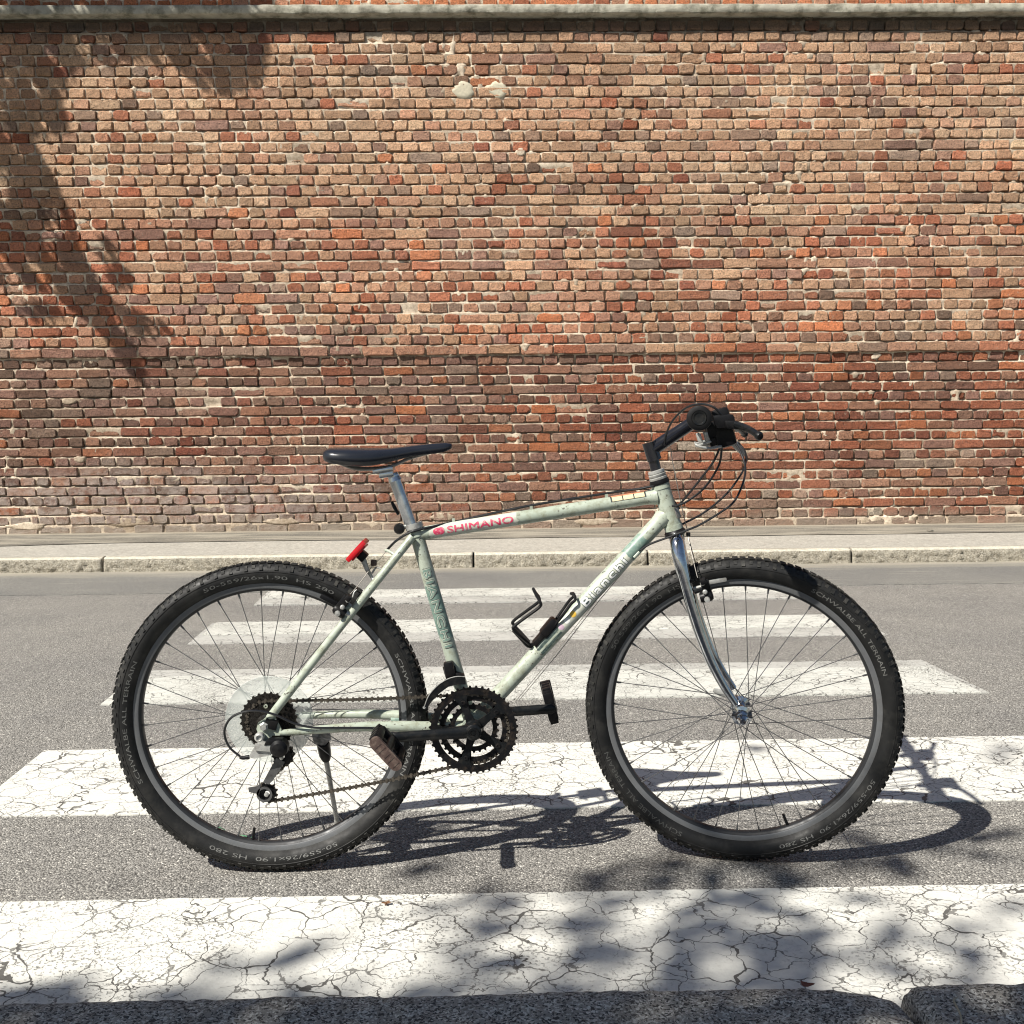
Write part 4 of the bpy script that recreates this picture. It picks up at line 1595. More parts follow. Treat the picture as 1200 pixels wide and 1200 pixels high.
# the far lever hangs lower and shows its bare back under the near one
mb = MB()
q = [hitY(x, y, Hc.y + 0.16 + e_) for x, y, e_ in ((857, 517, 0.0), (862, 521, 0.01), (868, 527, 0.02), (872.5, 534, 0.03))]
mb.tube(q, [0.006, 0.0085, 0.0085, 0.004], 10, flat=0.6)
mb.build('far_lever_back', M['alu'], bike)

# ---------------- cables (housing and bare wire)
HS = []


def cable(pts, r_=0.0025, mat='housing', name='cable', n=10):
    mb = MB()
    mb.tube(spline(pts, n), r_, 8)
    return mb.build(name, M[mat], bike)


# front brake cable: loops over the bar to the stem side
cable([B(779, 522, 0.02), B(781, 508, 0.03), B(789, 492, 0.06), B(804, 478, 0.10), B(821, 473.5, 0.13), B(836, 477, 0.15), B(846, 487, 0.15), B(852, 497, 0.14)], 0.0023)
cable([B(786, 525, 0.01), B(788, 540, 0.0), B(792, 560, 0.0), B(797, 585, 0.0), B(803, 612, 0.0), B(807, 625, 0.0)], 0.0009, 'wire')
cable([B(846, 526, 0.10), B(842, 546, 0.08), B(826, 571, 0.06), B(806, 587, 0.045), B(793, 592.5, 0.03), B(788, 593, 0.022)], 0.0023)
cable([B(844, 524, 0.06), B(836, 541, 0.05), B(822, 560, 0.04), B(806, 580, 0.03), B(795, 592, 0.02), B(789, 595, 0.0)], 0.0023)
cable([B(858, 514, -0.10), B(868, 530, -0.06), B(873.5, 549, -0.03), B(870, 568, 0.01), B(860, 588, 0.03), B(845, 600, 0.035), B(822, 614, 0.035), B(806, 621, 0.034), B(785, 629, 0.030), B(762, 637.5, 0.02), B(750, 645, 0.014)], 0.0023)
cable([B(866, 519, -0.12), B(874, 532, -0.09), B(871, 551, -0.05), B(852, 578, -0.03), B(826, 600, -0.02), B(804, 612, -0.01), B(796, 616, 0.0)], 0.0022)
# rear brake housing along the top tube
cable([B(796, 596, -0.01), B(775, 571, 0.012), B(745, 573.5, 0.004), B(712, 578, 0.0), B(670, 584.5, 0), B(624, 592, 0), B(575, 602, 0), B(533, 611.5, 0), B(510, 616.5, 0.010), B(490, 621, 0.018), B(478, 625, 0.018), B(464, 634, 0.010), B(453, 645, 0)], 0.0026, n=6)
# inner wire of the rear brake, shift wires along the down tube
cable([B(453, 645, 0), B(446, 654, 0), B(438, 661, 0)], 0.0008, 'wire')
for s_, dx in ((0.010, 0), (0.0, 3)):
    cable([B(745 + dx, 650, s_), B(700 + dx * 1.2, 702, s_), B(650 + dx * 1.3, 766, s_), B(604 + dx, 822, s_)], 0.0008, 'wire', n=2)

# ---------------- saddle and seat post
stn = [(379.6, 532, 534, .012), (381, 527.5, 539.5, .040), (385, 525, 543.5, .056), (392, 524.2, 546, .066), (402, 524, 548, .070), (420, 524.5, 550, .068), (437, 525, 549.5, .060), (452, 525, 546.5, .047),
       (466, 524, 542, .036), (480, 522.3, 538, .029), (495, 520.6, 535.5, .0235), (510, 519.2, 534, .0205), (521, 518.5, 532, .0185), (527.5, 518.8, 528.5, .0145), (530.3, 520.5, 525, .008)]
vs, fs = [], []
nr = 22
for (px, yt, yb_, hw) in stn:
    pt_ = B(px, yt, 0)
    pb_ = B(px, yb_, 0)
    zt, zb = pt_.z, pb_.z
    zc = zt * 0.5 + zb * 0.5
    hz = (zt - zb) / 2
    for i in range(nr):
        ph = 2 * math.pi * i / nr
        cs, sn = math.cos(ph), math.sin(ph)
        x_ = pt_.x
        lat = hw * (1 if cs > 0 else -1) * abs(cs) ** 0.75
        zz = zc + hz * (sn if sn < 0 else sn ** 0.7)
        # underside is hollow
        if sn < -0.90:
            zz = zc - hz * 0.35
        elif sn < -0.2:
            lat = hw * (1 if cs > 0 else -1) * max(abs(cs) ** 0.75, 0.86)
        vs.append((x_, YB - lat, zz))
nst = len(stn)
for i in range(nst - 1):
    for j in range(nr):
        k2 = (j + 1) % nr
        fs.append((i * nr + j, i * nr + k2, (i + 1) * nr + k2, (i + 1) * nr + j))
fs.append(tuple(range(nr)))
fs.append(tuple((nst - 1) * nr + j for j in range(nr)))
mb = MB()
mb.add(vs, fs)
sad = mb.build('saddle', M['saddle'], bike)
sm = sad.modifiers.new('s', 'SUBSURF')
sm.levels = sm.render_levels = 1
mb = MB()
for sg in (1, -1):
    mb.tube(spline([B(398, 541, 0) + LAT * sg * 0.03, B(415, 548, 0) + LAT * sg * 0.024, B(432, 549.5, 0) + LAT * sg * 0.022, B(458, 546.5, 0) + LAT * sg * 0.022, B(480, 537, 0) + LAT * sg * 0.012, B(505, 530, 0) + LAT * sg * 0.008], 5), 0.0034, 8)
mb.build('saddle_rail', M['wire'], bike)
mb = MB()
pa = B(461, 557, 0)
pb = B(484, 622, 0)
mb.tube([pa, pb], [0.0122, 0.0128], 20)
mb.tube([pa - (pb - pa).normalized() * 0.004, pa + (pb - pa).normalized() * 0.012], [0.0105, 0.0145], 16)
cdir = (B(461, 548, 0) - B(438, 552, 0)).normalized()
cup = LAT.cross(cdir)
if cup.z < 0:
    cup = -cup
cc = B(450, 550.5, 0)
mb.box(cc, cdir * 0.021, LAT * 0.026, cup * 0.0042, 0.002)
mb.box(cc - cup * 0.010 + cdir * 0.004, cdir * 0.015, LAT * 0.018, cup * 0.006, 0.003)
mb.build('seat_post', M['post'], bike)
mb = MB()
cl = st_top + (st_top - bb).normalized() * 0.010
mb.lathe(cl, (st_top - bb), [(0.0150, -0.005), (0.0185, -0.005), (0.0185, 0.006), (0.0135, 0.006)], 24)
e = B(469, 619.5, 0.012)
mb.tube([cl + Vector((-0.016, 0, 0)), e], 0.0045, 10)
mb.build('seat_clamp', M['alu'], bike)
mb = MB()
mb.lathe(B(468, 619.5, 0.006), LAT, [(0.0, -0.012), (0.010, -0.012), (0.0112, -0.006), (0.0112, 0.006), (0.009, 0.010), (0.0, 0.011)], 20)
mb.tube([B(459, 588, -0.02), B(462, 594, -0.018), B(467, 603, -0.012)], [0.0028, 0.004, 0.003], 8)
mb.build('seat_clamp_lever', M['black'], bike)

# ---------------- rear reflector on its bracket
p0, p1 = B(408.5, 656, 0), B(429.5, 633, 0)
dr = (p1 - p0).normalized()
dn = dr.cross(LAT).normalized()
if dn.x > 0:
    dn = -dn
c0 = (p0 + p1) / 2
mb = MB()
mb.box(c0, dr * 0.0265, LAT * 0.030, dn * 0.0055, 0.003)
mb.box(c0 - dn * 0.006, dr * 0.020, LAT * 0.024, dn * 0.003, 0.002)
rf = mb.build('reflector', M['reflector'], bike)
mb = MB()
mb.box(c0 - dn * 0.016 + dr * -0.002, dr * 0.010, LAT * 0.012, dn * 0.008, 0.003)
mb.build('reflector_mount', M['black'], rf)
mb = MB()
mb.tube([B(425, 654, 0), B(430, 667, 0), B(436, 677, 0), B(440, 682, 0.01)], [0.0062, 0.0048, 0.003, 0.0025], 10, flat=0.5)
mb.tube(spline([B(436, 672, 0), B(441, 665, 0), B(449, 668, 0.02)], 4), 0.0022, 8)
mb.build('reflector_bracket', M['alu'], rf)
mb = MB()
mb.box(B(438, 659.5, 0), Vector((0.006, 0, 0)), LAT * 0.006, Vector((0, 0, 0.006)), 0.002)
mb.build('cable_yoke', M['brown'], bike)


# ---------------- cantilever brakes
def canti(c_, fwv, upw, lat, tag_):
    """c_ = boss on one side; arm curves up and in; pad points to the rim"""
    mb = MB()
    mb.lathe(c_, (fwv * 1.0), [(0.0, -0.014), (0.010, -0.013), (0.0115, -0.004), (0.0115, 0.008), (0.008, 0.013), (0.0, 0.014)], 16)
    mb.box(c_ + upw * 0.018 + fwv * 0.004, fwv * 0.009, lat * 0.007, upw * 0.017, 0.004)
    mb.box(c_ + upw * 0.034 + fwv * 0.002 + lat * 0.008, fwv * 0.006, lat * 0.011, upw * 0.006, 0.003)
    br = mb.build('brake_arm', M['black'], bike)
    mb = MB()
    mb.lathe(c_ + upw * 0.012 + lat * 0.008, lat, [(0, 0.0), (0.005, 0.0), (0.005, 0.005), (0.003, 0.007), (0.0, 0.007)], 10)
    mb.lathe(c_ + upw * 0.030 + lat * 0.008, lat, [(0, 0.0), (0.0055, 0.0), (0.005, 0.004), (0.0, 0.006)], 10)
    mb.lathe(c_ - upw * 0.004 + lat * 0.011, lat, [(0, 0.0), (0.0062, 0.0), (0.0055, 0.004), (0.0, 0.005)], 10)
    mb.tube([c_ + upw * 0.022 + fwv * 0.012 - lat * 0.004, c_ + upw * 0.022 - fwv * 0.02 - lat * 0.004], 0.003, 8)
    mb.build('bolt', M['alu'], br)
    return br


for sg in (1, -1):
    lat = AF * sg
    c_ = hitY(828, 699, YB - 0.047)
    if sg < 0:
        c_ = c_ - AF * 0.094
    canti(c_, UF, s_ax, lat, 'f')
    mb = MB()
    # pad and holder just outside the rim
    c_p = hitY(838, 680.5, YB - 0.020) if sg > 0 else hitY(838, 680.5, YB - 0.020) - AF * 0.040
    rad_ = (c_p - CF)
    tg_ = AF.cross(rad_).normalized()
    rr_ = rad_.normalized()
    mb.box(c_p, tg_ * 0.024, AF * 0.005, rr_ * 0.0055, 0.003)
    mb.build('brake_pad', M['alu' if sg > 0 else 'black'], bike)
# straddle wire and yoke in front of the crown
cable([hitY(817.5, 677, YB - 0.046), hitY(812, 655, YB - 0.03), B(806, 627, 0.004)], 0.0009, 'wire', n=2)
cable([hitY(817.5, 677, YB - 0.046) - AF * 0.09, B(806, 627, 0.004)], 0.0009, 'wire', n=2)
mb = MB()
mb.box(B(806.5, 626, 0), Vector((0.004, 0, 0)), LAT * 0.005, Vector((0, 0, 0.004)), 0.0015)
mb.build('cable_yoke', M['black'], bike)
ssd = (B(470, 644, 0) - B(330, 823, 0)).normalized()
ssn = LAT.cross(ssd)
if ssn.x > 0:
    ssn = -ssn
for sg in (1, -1):
    lat = LAT * sg
    c_ = B(398, 716, 0.045)
    if sg < 0:
        c_ = c_ - LAT * 0.09
    canti(c_, ssn, ssd, lat, 'r')
    mb = MB()
    c_p = B(388, 704, 0.021 * sg)
    rad_ = (c_p - CR)
    tg_ = LAT.cross(rad_).normalized()
    mb.box(c_p, tg_ * 0.024, LAT * 0.005, rad_.normalized() * 0.0055, 0.003)
    mb.build('brake_pad', M['black'], bike)
    mb = MB()
    mb.tube([B(411, 721, 0.045 * sg), B(393, 712, 0.045 * sg)], 0.006, 10)
    mb.build('brake_boss', M['alu'], bike)
cable([B(438, 661, 0), B(418, 688, 0.025), B(402, 705, 0.045)], 0.0009, 'wire', n=2)
cable([B(438, 661, 0), B(418, 688, -0.025), B(402, 705, -0.045)], 0.0009, 'wire', n=2)
cable([B(404, 700, 0.05), B(412, 701, 0.052), B(415, 694, 0.05), B(418, 691, 0.048)], 0.0014, 'alu', n=4)

# ---------------- cassette, spoke protector
RN = LAT.copy()


def sprocket(name, c_, a_, r_out, teeth, r_in, thick, mat, parent, windows=0, tooth=0.0035, phase=0.0, r_web=None):
    """toothed ring; teeth cut in outline"""
    u_, w__ = Vector((1, 0, 0)), None
    u_ = (u_ - a_ * u_.dot(a_)).normalized()
    w__ = a_.cross(u_)
    outl = []
    n_ = teeth
    for i in range(n_):
        for fr_, rr in ((0.0, r_out - tooth), (0.22, r_out - tooth), (0.40, r_out), (0.60, r_out), (0.78, r_out - tooth)):
            outl.append((2 * math.pi * (i + fr_) / n_ + phase, rr))
    vs, fs = [], []
    m2 = len(outl)
    for t_ in (thick / 2, -thick / 2):
        for th, rr in outl:
            vs.append(c_ + (u_ * math.cos(th) + w__ * math.sin(th)) * rr + a_ * t_)
        for th, rr in outl:
            vs.append(c_ + (u_ * math.cos(th) + w__ * math.sin(th)) * r_in + a_ * t_)
    for i in range(m2):
        j = (i + 1) % m2
        fs.append((i, j, m2 + j, m2 + i))
        fs.append((2 * m2 + i, 3 * m2 + i, 3 * m2 + j, 2 * m2 + j))
        fs.append((i, 2 * m2 + i, 2 * m2 + j, j))
        fs.append((m2 + i, m2 + j, 3 * m2 + j, 3 * m2 + i))
    mb = MB()
    mb.add(vs, fs)
    return mb.build(name, mat, parent, False)


teeth = [28, 24, 21, 18, 15, 13, 11]
cas = MB()
cas.lathe(CR, RN, [(0.0, 0.022), (0.019, 0.022), (0.019, 0.053), (0.012, 0.055), (0.0, 0.055)], 28)
cas = cas.build('cassette', M['cog'], bike)
for i, t in enumerate(teeth):
    ro = t * 0.0127 / (2 * math.pi) + 0.0028
    sprocket('sprocket', CR + RN * (0.0245 + i * 0.0042), RN, ro, t, max(0.012, ro - 0.014 if i < 3 else 0.012), 0.0019, M['cog'], cas, phase=i * 0.13)
    if i < 3:
        # carrier arms
        mb = MB()
        for q in range(7):
            th = 2 * math.pi * q / 7 + i * 0.3
            e = Vector((math.cos(th), 0, math.sin(th)))
            mb.box(CR + RN * (0.0240 + i * 0.0042) + e * (ro * 0.55), e * (ro * 0.33), e.cross(RN) * 0.004, RN * 0.0006)
        mb.build('sprocket_arm', M['cog'], cas)
mb = MB()
mb.lathe(CR, RN, [(0.030, 0.0205), (0.060, 0.0200), (0.084, 0.0185), (0.0895, 0.0200), (0.0905, 0.0185), (0.084, 0.0170), (0.060, 0.0188), (0.030, 0.0195)], 64, closed=True)
mb.build('spoke_protector', M['clear'], bike)
mb = MB()
mb.lathe(CR + RN * 0.0665, RN, [(0.0, 0), (0.0095, 0), (0.0095, 0.006), (0.0065, 0.008), (0.0065, 0.013), (0.0, 0.0135)], 6)
mb.build('axle_nut', M['alu'], bike, False)
mb = MB()
mb.lathe(CR - RN * 0.0665, -RN, [(0.0, 0), (0.0095, 0), (0.0095, 0.006), (0.0065, 0.008), (0.0, 0.0135)], 6)
mb.build('axle_nut', M['alu'], bike, False)
# the wheel-side ring of the dropout: small eyelet
mb = MB()
e0 = B(311.5, 827.5, 0.066)
mb.lathe(e0, RN, [(0.002, 0), (0.0042, 0), (0.0042, 0.002), (0.002, 0.002)], 12, closed=True)
mb.build('eyelet', M['celeste'], bike)

# ---------------- crankset
BBX = B(555, 855, 0.050)                              # centre at the chainrings
RC = RN


def at_c(s_):
    return Vector((BBX.x, YB - s_, BBX.z))


mb = MB()
mb.tube([at_c(0.060), at_c(-0.060)], 0.0085, 16)
mb.build('axle', M['alu'], bike)


def big_ring(s_, r_out, teeth_, r_body, arms_r, mat):
    sprocket('chainring', at_c(s_), RC, r_out, teeth_, r_body, 0.0026, mat, bike, tooth=0.0040)


big_ring(0.0510, 0.0915, 44, 0.0738, None, M['ring'])
big_ring(0.0435, 0.0735, 36, 0.0585, None, M['ring'])
big_ring(0.0370, 0.0525, 26, 0.0390, None, M['ring'])
# tabs joining the big and middle rings to the spider, bolts, and the spider
near_end = B(458, 864, 0.074)
cdv = (near_end - at_c(0.074))
cdv.y = 0
cdn = cdv.normalized()
cperp = Vector((-cdn.z, 0, cdn.x))
mb = MB()
blt = MB()
for i in range(5):
    th = math.atan2(cdn.z, cdn.x) + math.pi + 2 * math.pi * i / 5 + R(36)
    e = Vector((math.cos(th), 0, math.sin(th)))
    t_ = Vector((-e.z, 0, e.x))
    c_ = at_c(0.0475)
    mb.prism([c_ + e * 0.010 + t_ * 0.011, c_ + e * 0.030 + t_ * 0.0075, c_ + e * 0.052 + t_ * 0.007, c_ + e * 0.060 + t_ * 0.0085, c_ + e * 0.066 + t_ * 0.007,
              c_ + e * 0.066 - t_ * 0.007, c_ + e * 0.060 - t_ * 0.0085, c_ + e * 0.052 - t_ * 0.007, c_ + e * 0.030 - t_ * 0.0075, c_ + e * 0.010 - t_ * 0.011], RC * 0.0025)
    # ring tabs (big ring inner tabs reach the bolt circle)
    c2 = at_c(0.0510)
    mb.prism([c2 + e * 0.056 + t_ * 0.006, c2 + e * 0.079 + t_ * 0.018, c2 + e * 0.079 - t_ * 0.018, c2 + e * 0.056 - t_ * 0.006], RC * 0.0012)
    c3 = at_c(0.0437)
    mb.prism([c3 + e * 0.036 + t_ * 0.005, c3 + e * 0.063 + t_ * 0.012, c3 + e * 0.063 - t_ * 0.012, c3 + e * 0.036 - t_ * 0.005], RC * 0.0011)
    blt.lathe(at_c(0.0525) + e * 0.060, RC, [(0, 0), (0.0048, 0), (0.0048, 0.0016), (0.0025, 0.002), (0.0025, 0.001), (0, 0.001)], 12)
    th2 = th + R(36)
    e2 = Vector((math.cos(th2), 0, math.sin(th2)))
    blt.lathe(at_c(0.0520) + e2 * 0.0815, RC, [(0, 0), (0.0022, 0), (0.0022, 0.0012), (0, 0.0014)], 10)
mb.lathe(at_c(0.052), RC, [(0.0, -0.012), (0.019, -0.012), (0.021, -0.004), (0.018, 0.004), (0.0, 0.006)], 24)
mb.build('spider', M['blackmetal'], bike)
blt.build('chainring_bolt', M['ring'], bike)

for sg, endp in ((1, near_end), (-1, None)):
    s_ = 0.062
    lv = Vector((0, 0, 0))
    dirn = cdn * sg
    c_ = at_c(0.063 * sg)
    ln_ = 0.1655
    mb = MB()
    mb.lathe(at_c(0.058 * sg), RC * sg, [(0.0, -0.006), (0.016, -0.006), (0.0175, 0.004), (0.0165, 0.014), (0.013, 0.016), (0.0, 0.016)], 24)
    e_ = at_c(0.076 * sg) + dirn * ln_
    # rounded bar with slight taper, drawn as flattened tube
    mb.tube([c_ + dirn * 0.002, c_ + dirn * 0.02 + RC * sg * 0.004, c_ + dirn * 0.08 + RC * sg * 0.008, e_ - dirn * 0.012, e_, e_ + dirn * 0.009],
            [0.0135, 0.0130, 0.0110, 0.0108, 0.0120, 0.0070], 16, flat=0.62, flatdir=Vector((-dirn.z, 0, dirn.x)))
    cr = mb.build('crank_arm', M['blackmetal'], bike)
    mb = MB()
    mb.lathe(at_c(0.0745 * sg), RC * sg, [(0.0, 0.001), (0.0045, 0.001), (0.0045, -0.001), (0.0060, -0.001), (0.0060, 0.0022), (0.0110, 0.0025), (0.0115, 0.0)], 20)
    mb.build('crank_bolt', M['blackmetal'], cr)
    # pedal
    Pp = e_ + RC * sg * 0.058
    if sg > 0:
        la = (Vector(hitY(468, 894, Pp.y - 0.04)) - Vector(hitY(437, 861, Pp.y - 0.04)))
    else:
        la = (Vector(hitY(652, 848, Pp.y)) - Vector(hitY(641, 804, Pp.y)))
    la.y = 0
    la = la.normalized()
    up_ = Vector((-la.z, 0, la.x))
    mb = MB()
    mb.tube([e_, e_ + RC * sg * 0.100], [0.0075, 0.006], 12)
    mb.tube([e_ + RC * sg * 0.018, e_ + RC * sg * 0.096], 0.0115, 14)
    # two long cage bars and an inner end plate
    for q in (-1, 1):
        mb.box(Pp + la * 0.029 * q, la * 0.0075, RC * 0.040, up_ * 0.0100, 0.004)
        for g in range(4):
            mb.box(Pp + la * 0.0375 * q + RC * (-0.030 + g * 0.020), la * 0.0035, RC * 0.006, up_ * 0.009, 0.002)
    mb.box(Pp - RC * sg * 0.038, la * 0.031, RC * 0.006, up_ * 0.011, 0.003)
    mb.box(Pp + RC * sg * 0.006, la * 0.026, RC * 0.007, up_ * 0.006, 0.002)
    ped = mb.build('pedal', M['black'], bike)
    if sg > 0:
        mb = MB()
        poly = []
        n_ = 8
        for q, base_a in ((1, -90), (-1, 90)):
            for i in range(n_ + 1):
                a_ = R(base_a + 180 * i / n_)
                poly.append(Pp + RC * 0.0465 + la * (q * 0.028 + math.cos(a_) * 0.0120) + up_ * (math.sin(a_) * 0.0120))
        mb.prism(poly, RC * 0.0045)
        for g, (w_, h_) in enumerate(((0.0042, 0.008), (0.0025, 0.0095), (0.0048, 0.0075), (0.003, 0.009), (0.004, 0.0085))):
            mb.box(Pp + RC * 0.0513 + la * (-0.025 + 0.0125 * g), la * w_, RC * 0.0005, up_ * h_)
        mb.build('side_plate', M['brown'], ped)
    else:
        mb = MB()
        mb.box(Pp - RC * 0.0465, la * 0.038, RC * 0.004, up_ * 0.0125, 0.004)
        mb.build('side_plate', M['black'], ped)

# ---------------- front derailleur
mb = MB()
c_ = B(530, 786, 0.0)
sdir = (st_top - bb).normalized()
mb.lathe(c_ + sdir * 0.0, sdir, [(0.0148, -0.010), (0.0175, -0.010), (0.0175, 0.012), (0.0148, 0.012)], 20)
mb.box(B(527, 786, 0.022), Vector((0.010, 0, 0.002)), LAT * 0.010, Vector((-0.003, 0, 0.019)), 0.004)
mb.box(B(538, 793, 0.020), Vector((0.010, 0, -0.003)), LAT * 0.009, Vector((0.002, 0, 0.008)), 0.003)
fd = mb.build('front_derailleur', M['black'], bike)
for s_ in (0.060, 0.0465):
    mb = MB()
    outer = [(545, 792), (534, 792), (522, 796), (511, 804), (502, 815), (496, 828)]
    inner = [(499, 832), (506, 822), (515, 812.5), (525, 805), (536, 802), (546, 802)]
    mb.prism(Bs([(x, y, s_) for x, y in outer + inner]), LAT * 0.0011)
    mb.build('cage_plate', M['blackmetal'], fd)
mb = MB()
mb.tube([B(497, 829, 0.0615), B(497, 829, 0.0455)], 0.0030, 8)
mb.build('cage_spacer', M['alu'], fd)
mb = MB()
mb.tube(spline([B(545, 793, 0.0612), B(534, 793, 0.0612), B(522, 797, 0.0612), B(511, 805, 0.0612), B(502, 816, 0.0612), B(497, 829, 0.0612)], 4), 0.0010, 6)
mb.build('cage_edge', M['alu'], fd)

# ---------------- rear derailleur
mb = MB()
bl = B(304.5, 863.5, 0.072)
mb.lathe(bl, RN, [(0, -0.008), (0.0095, -0.008), (0.0105, 0.004), (0.009, 0.008), (0.006, 0.0095), (0.0045, 0.006), (0, 0.006)], 20)
mb.prism([B(307, 866, 0.074), B(300, 872, 0.074), B(292, 886, 0.076), B(299, 888, 0.076), B(318, 884, 0.076), B(320, 873, 0.076)], RN * 0.006)
mb.box(B(310, 876, 0.084), Vector((0.020, 0, -0.002)), RN * 0.004, Vector((0.001, 0, 0.007)), 0.002)
rd = mb.build('rear_derailleur', M['alu'], bike)
mb = MB()
kn = B(327, 877, 0.086)
mb.lathe(kn, RN, [(0, -0.022), (0.017, -0.022), (0.0185, -0.010), (0.0175, 0.004), (0.012, 0.010), (0.0, 0.012)], 24)
mb.box(B(321, 868.5, 0.080), Vector((0.016, 0, 0.001)), RN * 0.010, Vector((0.003, 0, 0.006)), 0.003)
mb.box(B(318, 848, 0.066), Vector((0.012, 0, -0.004)), RN * 0.006, Vector((0.003, 0, 0.010)), 0.003)
mb.build('knuckle', M['black'], rd)
mb = MB()
mb.tube([B(292, 887, 0.080), B(286, 888, 0.080), B(281, 887.5, 0.080)], [0.0045, 0.0042, 0.0035], 10)
mb.build('barrel_adjuster', M['black'], rd)
pl_low = B(313.5, 929, 0.052)
pl_up = B(331, 886, 0.052)
for s_ in (0.062, 0.044):
    mb = MB()
    pts = [(324, 888), (334, 893), (319.5, 915), (315, 919), (308, 917), (316, 902)]
    mb.prism(Bs([(x, y, s_) for x, y in pts]), RN * 0.0012)
    c_ = Vector((pl_low.x - 0.004, YB - s_, pl_low.z - 0.000))
    mb.lathe(c_, RN, [(0.0115, -0.0012), (0.0115, 0.0012), (0.0160, 0.0012), (0.0160, -0.0012)], 24, closed=True)
    mb.prism(Bs([(x, y, s_) for x, y in [(303, 934), (300.5, 930), (292, 928), (291, 923), (302, 921), (306, 918)]]), RN * 0.0012)
    mb.build('cage_plate', M['greymetal'], rd)
for c_ in (pl_low, pl_up):
    sprocket('pulley', c_, RN, 0.0215, 11, 0.005, 0.006, M['black'], rd, tooth=0.0038)
mb = MB()
for c_ in (pl_low, pl_up):
    mb.lathe(c_ + RN * 0.009, RN, [(0, 0), (0.0045, 0), (0.0045, 0.003), (0, 0.004)], 10)
mb.tube([B(326, 899, 0.06), B(326.5, 903, 0.06)], 0.003, 8)
mb.build('pulley_bolt', M['alu'], rd)
# shift cable loop
cable([B(505, 854, 0.040), B(450, 853.5, 0.052), B(420, 853, 0.060), B(390, 853, 0.066), B(366, 852.5, 0.070), B(344, 847.5, 0.074), B(322, 837.5, 0.080), B(301, 833, 0.084), B(283, 835, 0.084), B(269, 843, 0.082), B(263, 858, 0.080), B(268.5, 875, 0.080), B(282, 887, 0.080)], 0.0024, n=8)

# ---------------- chain: pins and plates along a closed path
cog_c = CR + RN * 0.0330
cog_r = 21 * 0.0127 / (2 * math.pi)
ring_c = at_c(0.0435)
ring_r = 0.0715
path = []


def tangent_arc(c_, r_, a0, a1, s_, n=24):
    for i in range(n + 1):
        a_ = a0 + (a1 - a0) * i / n
        path.append(Vector((c_.x + r_ * math.cos(a_), YB - s_, c_.z + r_ * math.sin(a_))))


tangent_arc(ring_c, ring_r, R(92), R(-96), 0.0435, 40)
lowp = B(322, 937.5, 0.050)
n_ = 30
p_last = path[-1].copy()
pend = Vector((pl_low.x + 0.004, YB - 0.048, pl_low.z - 0.0195))
for i in range(1, n_):
    t = i / n_
    q = p_last.lerp(pend, t)
    q.z -= 0.004 * math.sin(math.pi * t)
    path.append(q)
for a_ in range(-80, -260, -20):
    path.append(Vector((pl_low.x + 0.0195 * math.cos(R(a_)), YB - 0.046, pl_low.z + 0.0195 * math.sin(R(a_)))))
# up to the guide pulley and round its front
for a_ in range(-60, 60, 20):
    path.append(Vector((pl_up.x + 0.0195 * math.cos(R(a_)), YB - 0.042, pl_up.z + 0.0195 * math.sin(R(a_)))))
# round the back of the sprocket
tangent_arc(cog_c, cog_r, R(260), R(86), 0.0330, 26)
p_last = path[-1].copy()
pst = path[0].copy()
for i in range(1, 30):
    t = i / 30
    q = p_last.lerp(pst, t)
    q.z -= 0.003 * math.sin(math.pi * t)
    path.append(q)
path.append(pst)
# resample at half inch
seg = [(path[i + 1] - path[i]).length for i in range(len(path) - 1)]
tot = sum(seg)
nl = int(tot / 0.0127)
pitch = tot / nl
pinsl = []
acc, i = 0.0, 0
for q in range(nl):
    t = q * pitch
    while i < len(seg) - 1 and acc + seg[i] < t:
        acc += seg[i]
        i += 1
    pinsl.append(path[i].lerp(path[i + 1], (t - acc) / max(seg[i], 1e-6)))
mb = MB()
for q in range(nl):
    a_, b_ = pinsl[q], pinsl[(q + 1) % nl]
    d = (b_ - a_).normalized()
    nrm = LAT.cross(d).normalized()
    wdt = 0.0032 if q % 2 else 0.0021
    mid = (a_ + b_) / 2
    for sg in (1, -1):
        off = LAT * sg * wdt
        poly = []
        for cpt, dd in ((a_, -1), (b_, 1)):
            for ang in (-75, 0, 75):
                poly.append(cpt + off + (d * dd) * (0.0046 * math.cos(R(ang))) + nrm * (0.0050 * math.sin(R(ang)) * dd))
        poly.insert(3, mid + off + nrm * 0.0024)
        poly.append(mid + off - nrm * 0.0024)
        mb.prism(poly, LAT * 0.00055)
    mb.tube([a_ + LAT * 0.0040, a_ - LAT * 0.0040], 0.0022, 6)
mb.build('chain', M['chain'], bike, False, kind='stuff')

# ---------------- kickstand on the far side, carrying the bike
mb = MB()
kp = B(379, 872, -0.072)
kg = hitZ(395.5, 966, 0.004)
kd = (kg - kp).normalized()
mb.tube([kp, kg], [0.0062, 0.0052], 14)
mb.lathe(kg, kd, [(0.0052, -0.02), (0.0062, -0.018), (0.0068, 0.0), (0.0, 0.001)], 12)
ks = mb.build('kickstand', M['alu'], bike)
mb = MB()
mb.tube([kp - kd * 0.006, kp + kd * 0.004, kp + kd * 0.035, kp + kd * 0.052], [0.013, 0.0145, 0.0135, 0.0095], 14)
mb.build('spring_cover', M['black'], ks)
mb = MB()
mb.prism([B(364, 853, -0.066), B(386, 853, -0.066), B(388, 866, -0.066), B(380, 874, -0.066), B(368, 870, -0.066)], RN * 0.004)
mb.tube([B(371, 862, -0.060), B(371, 862, -0.072)], 0.005, 10)
mb.build('mounting_plate', M['greymetal'], ks)

# ---------------- bottle cage
mb = MB()
S3 = 0.030


def cg(x, y, s_):
    return B(x, y, s_)


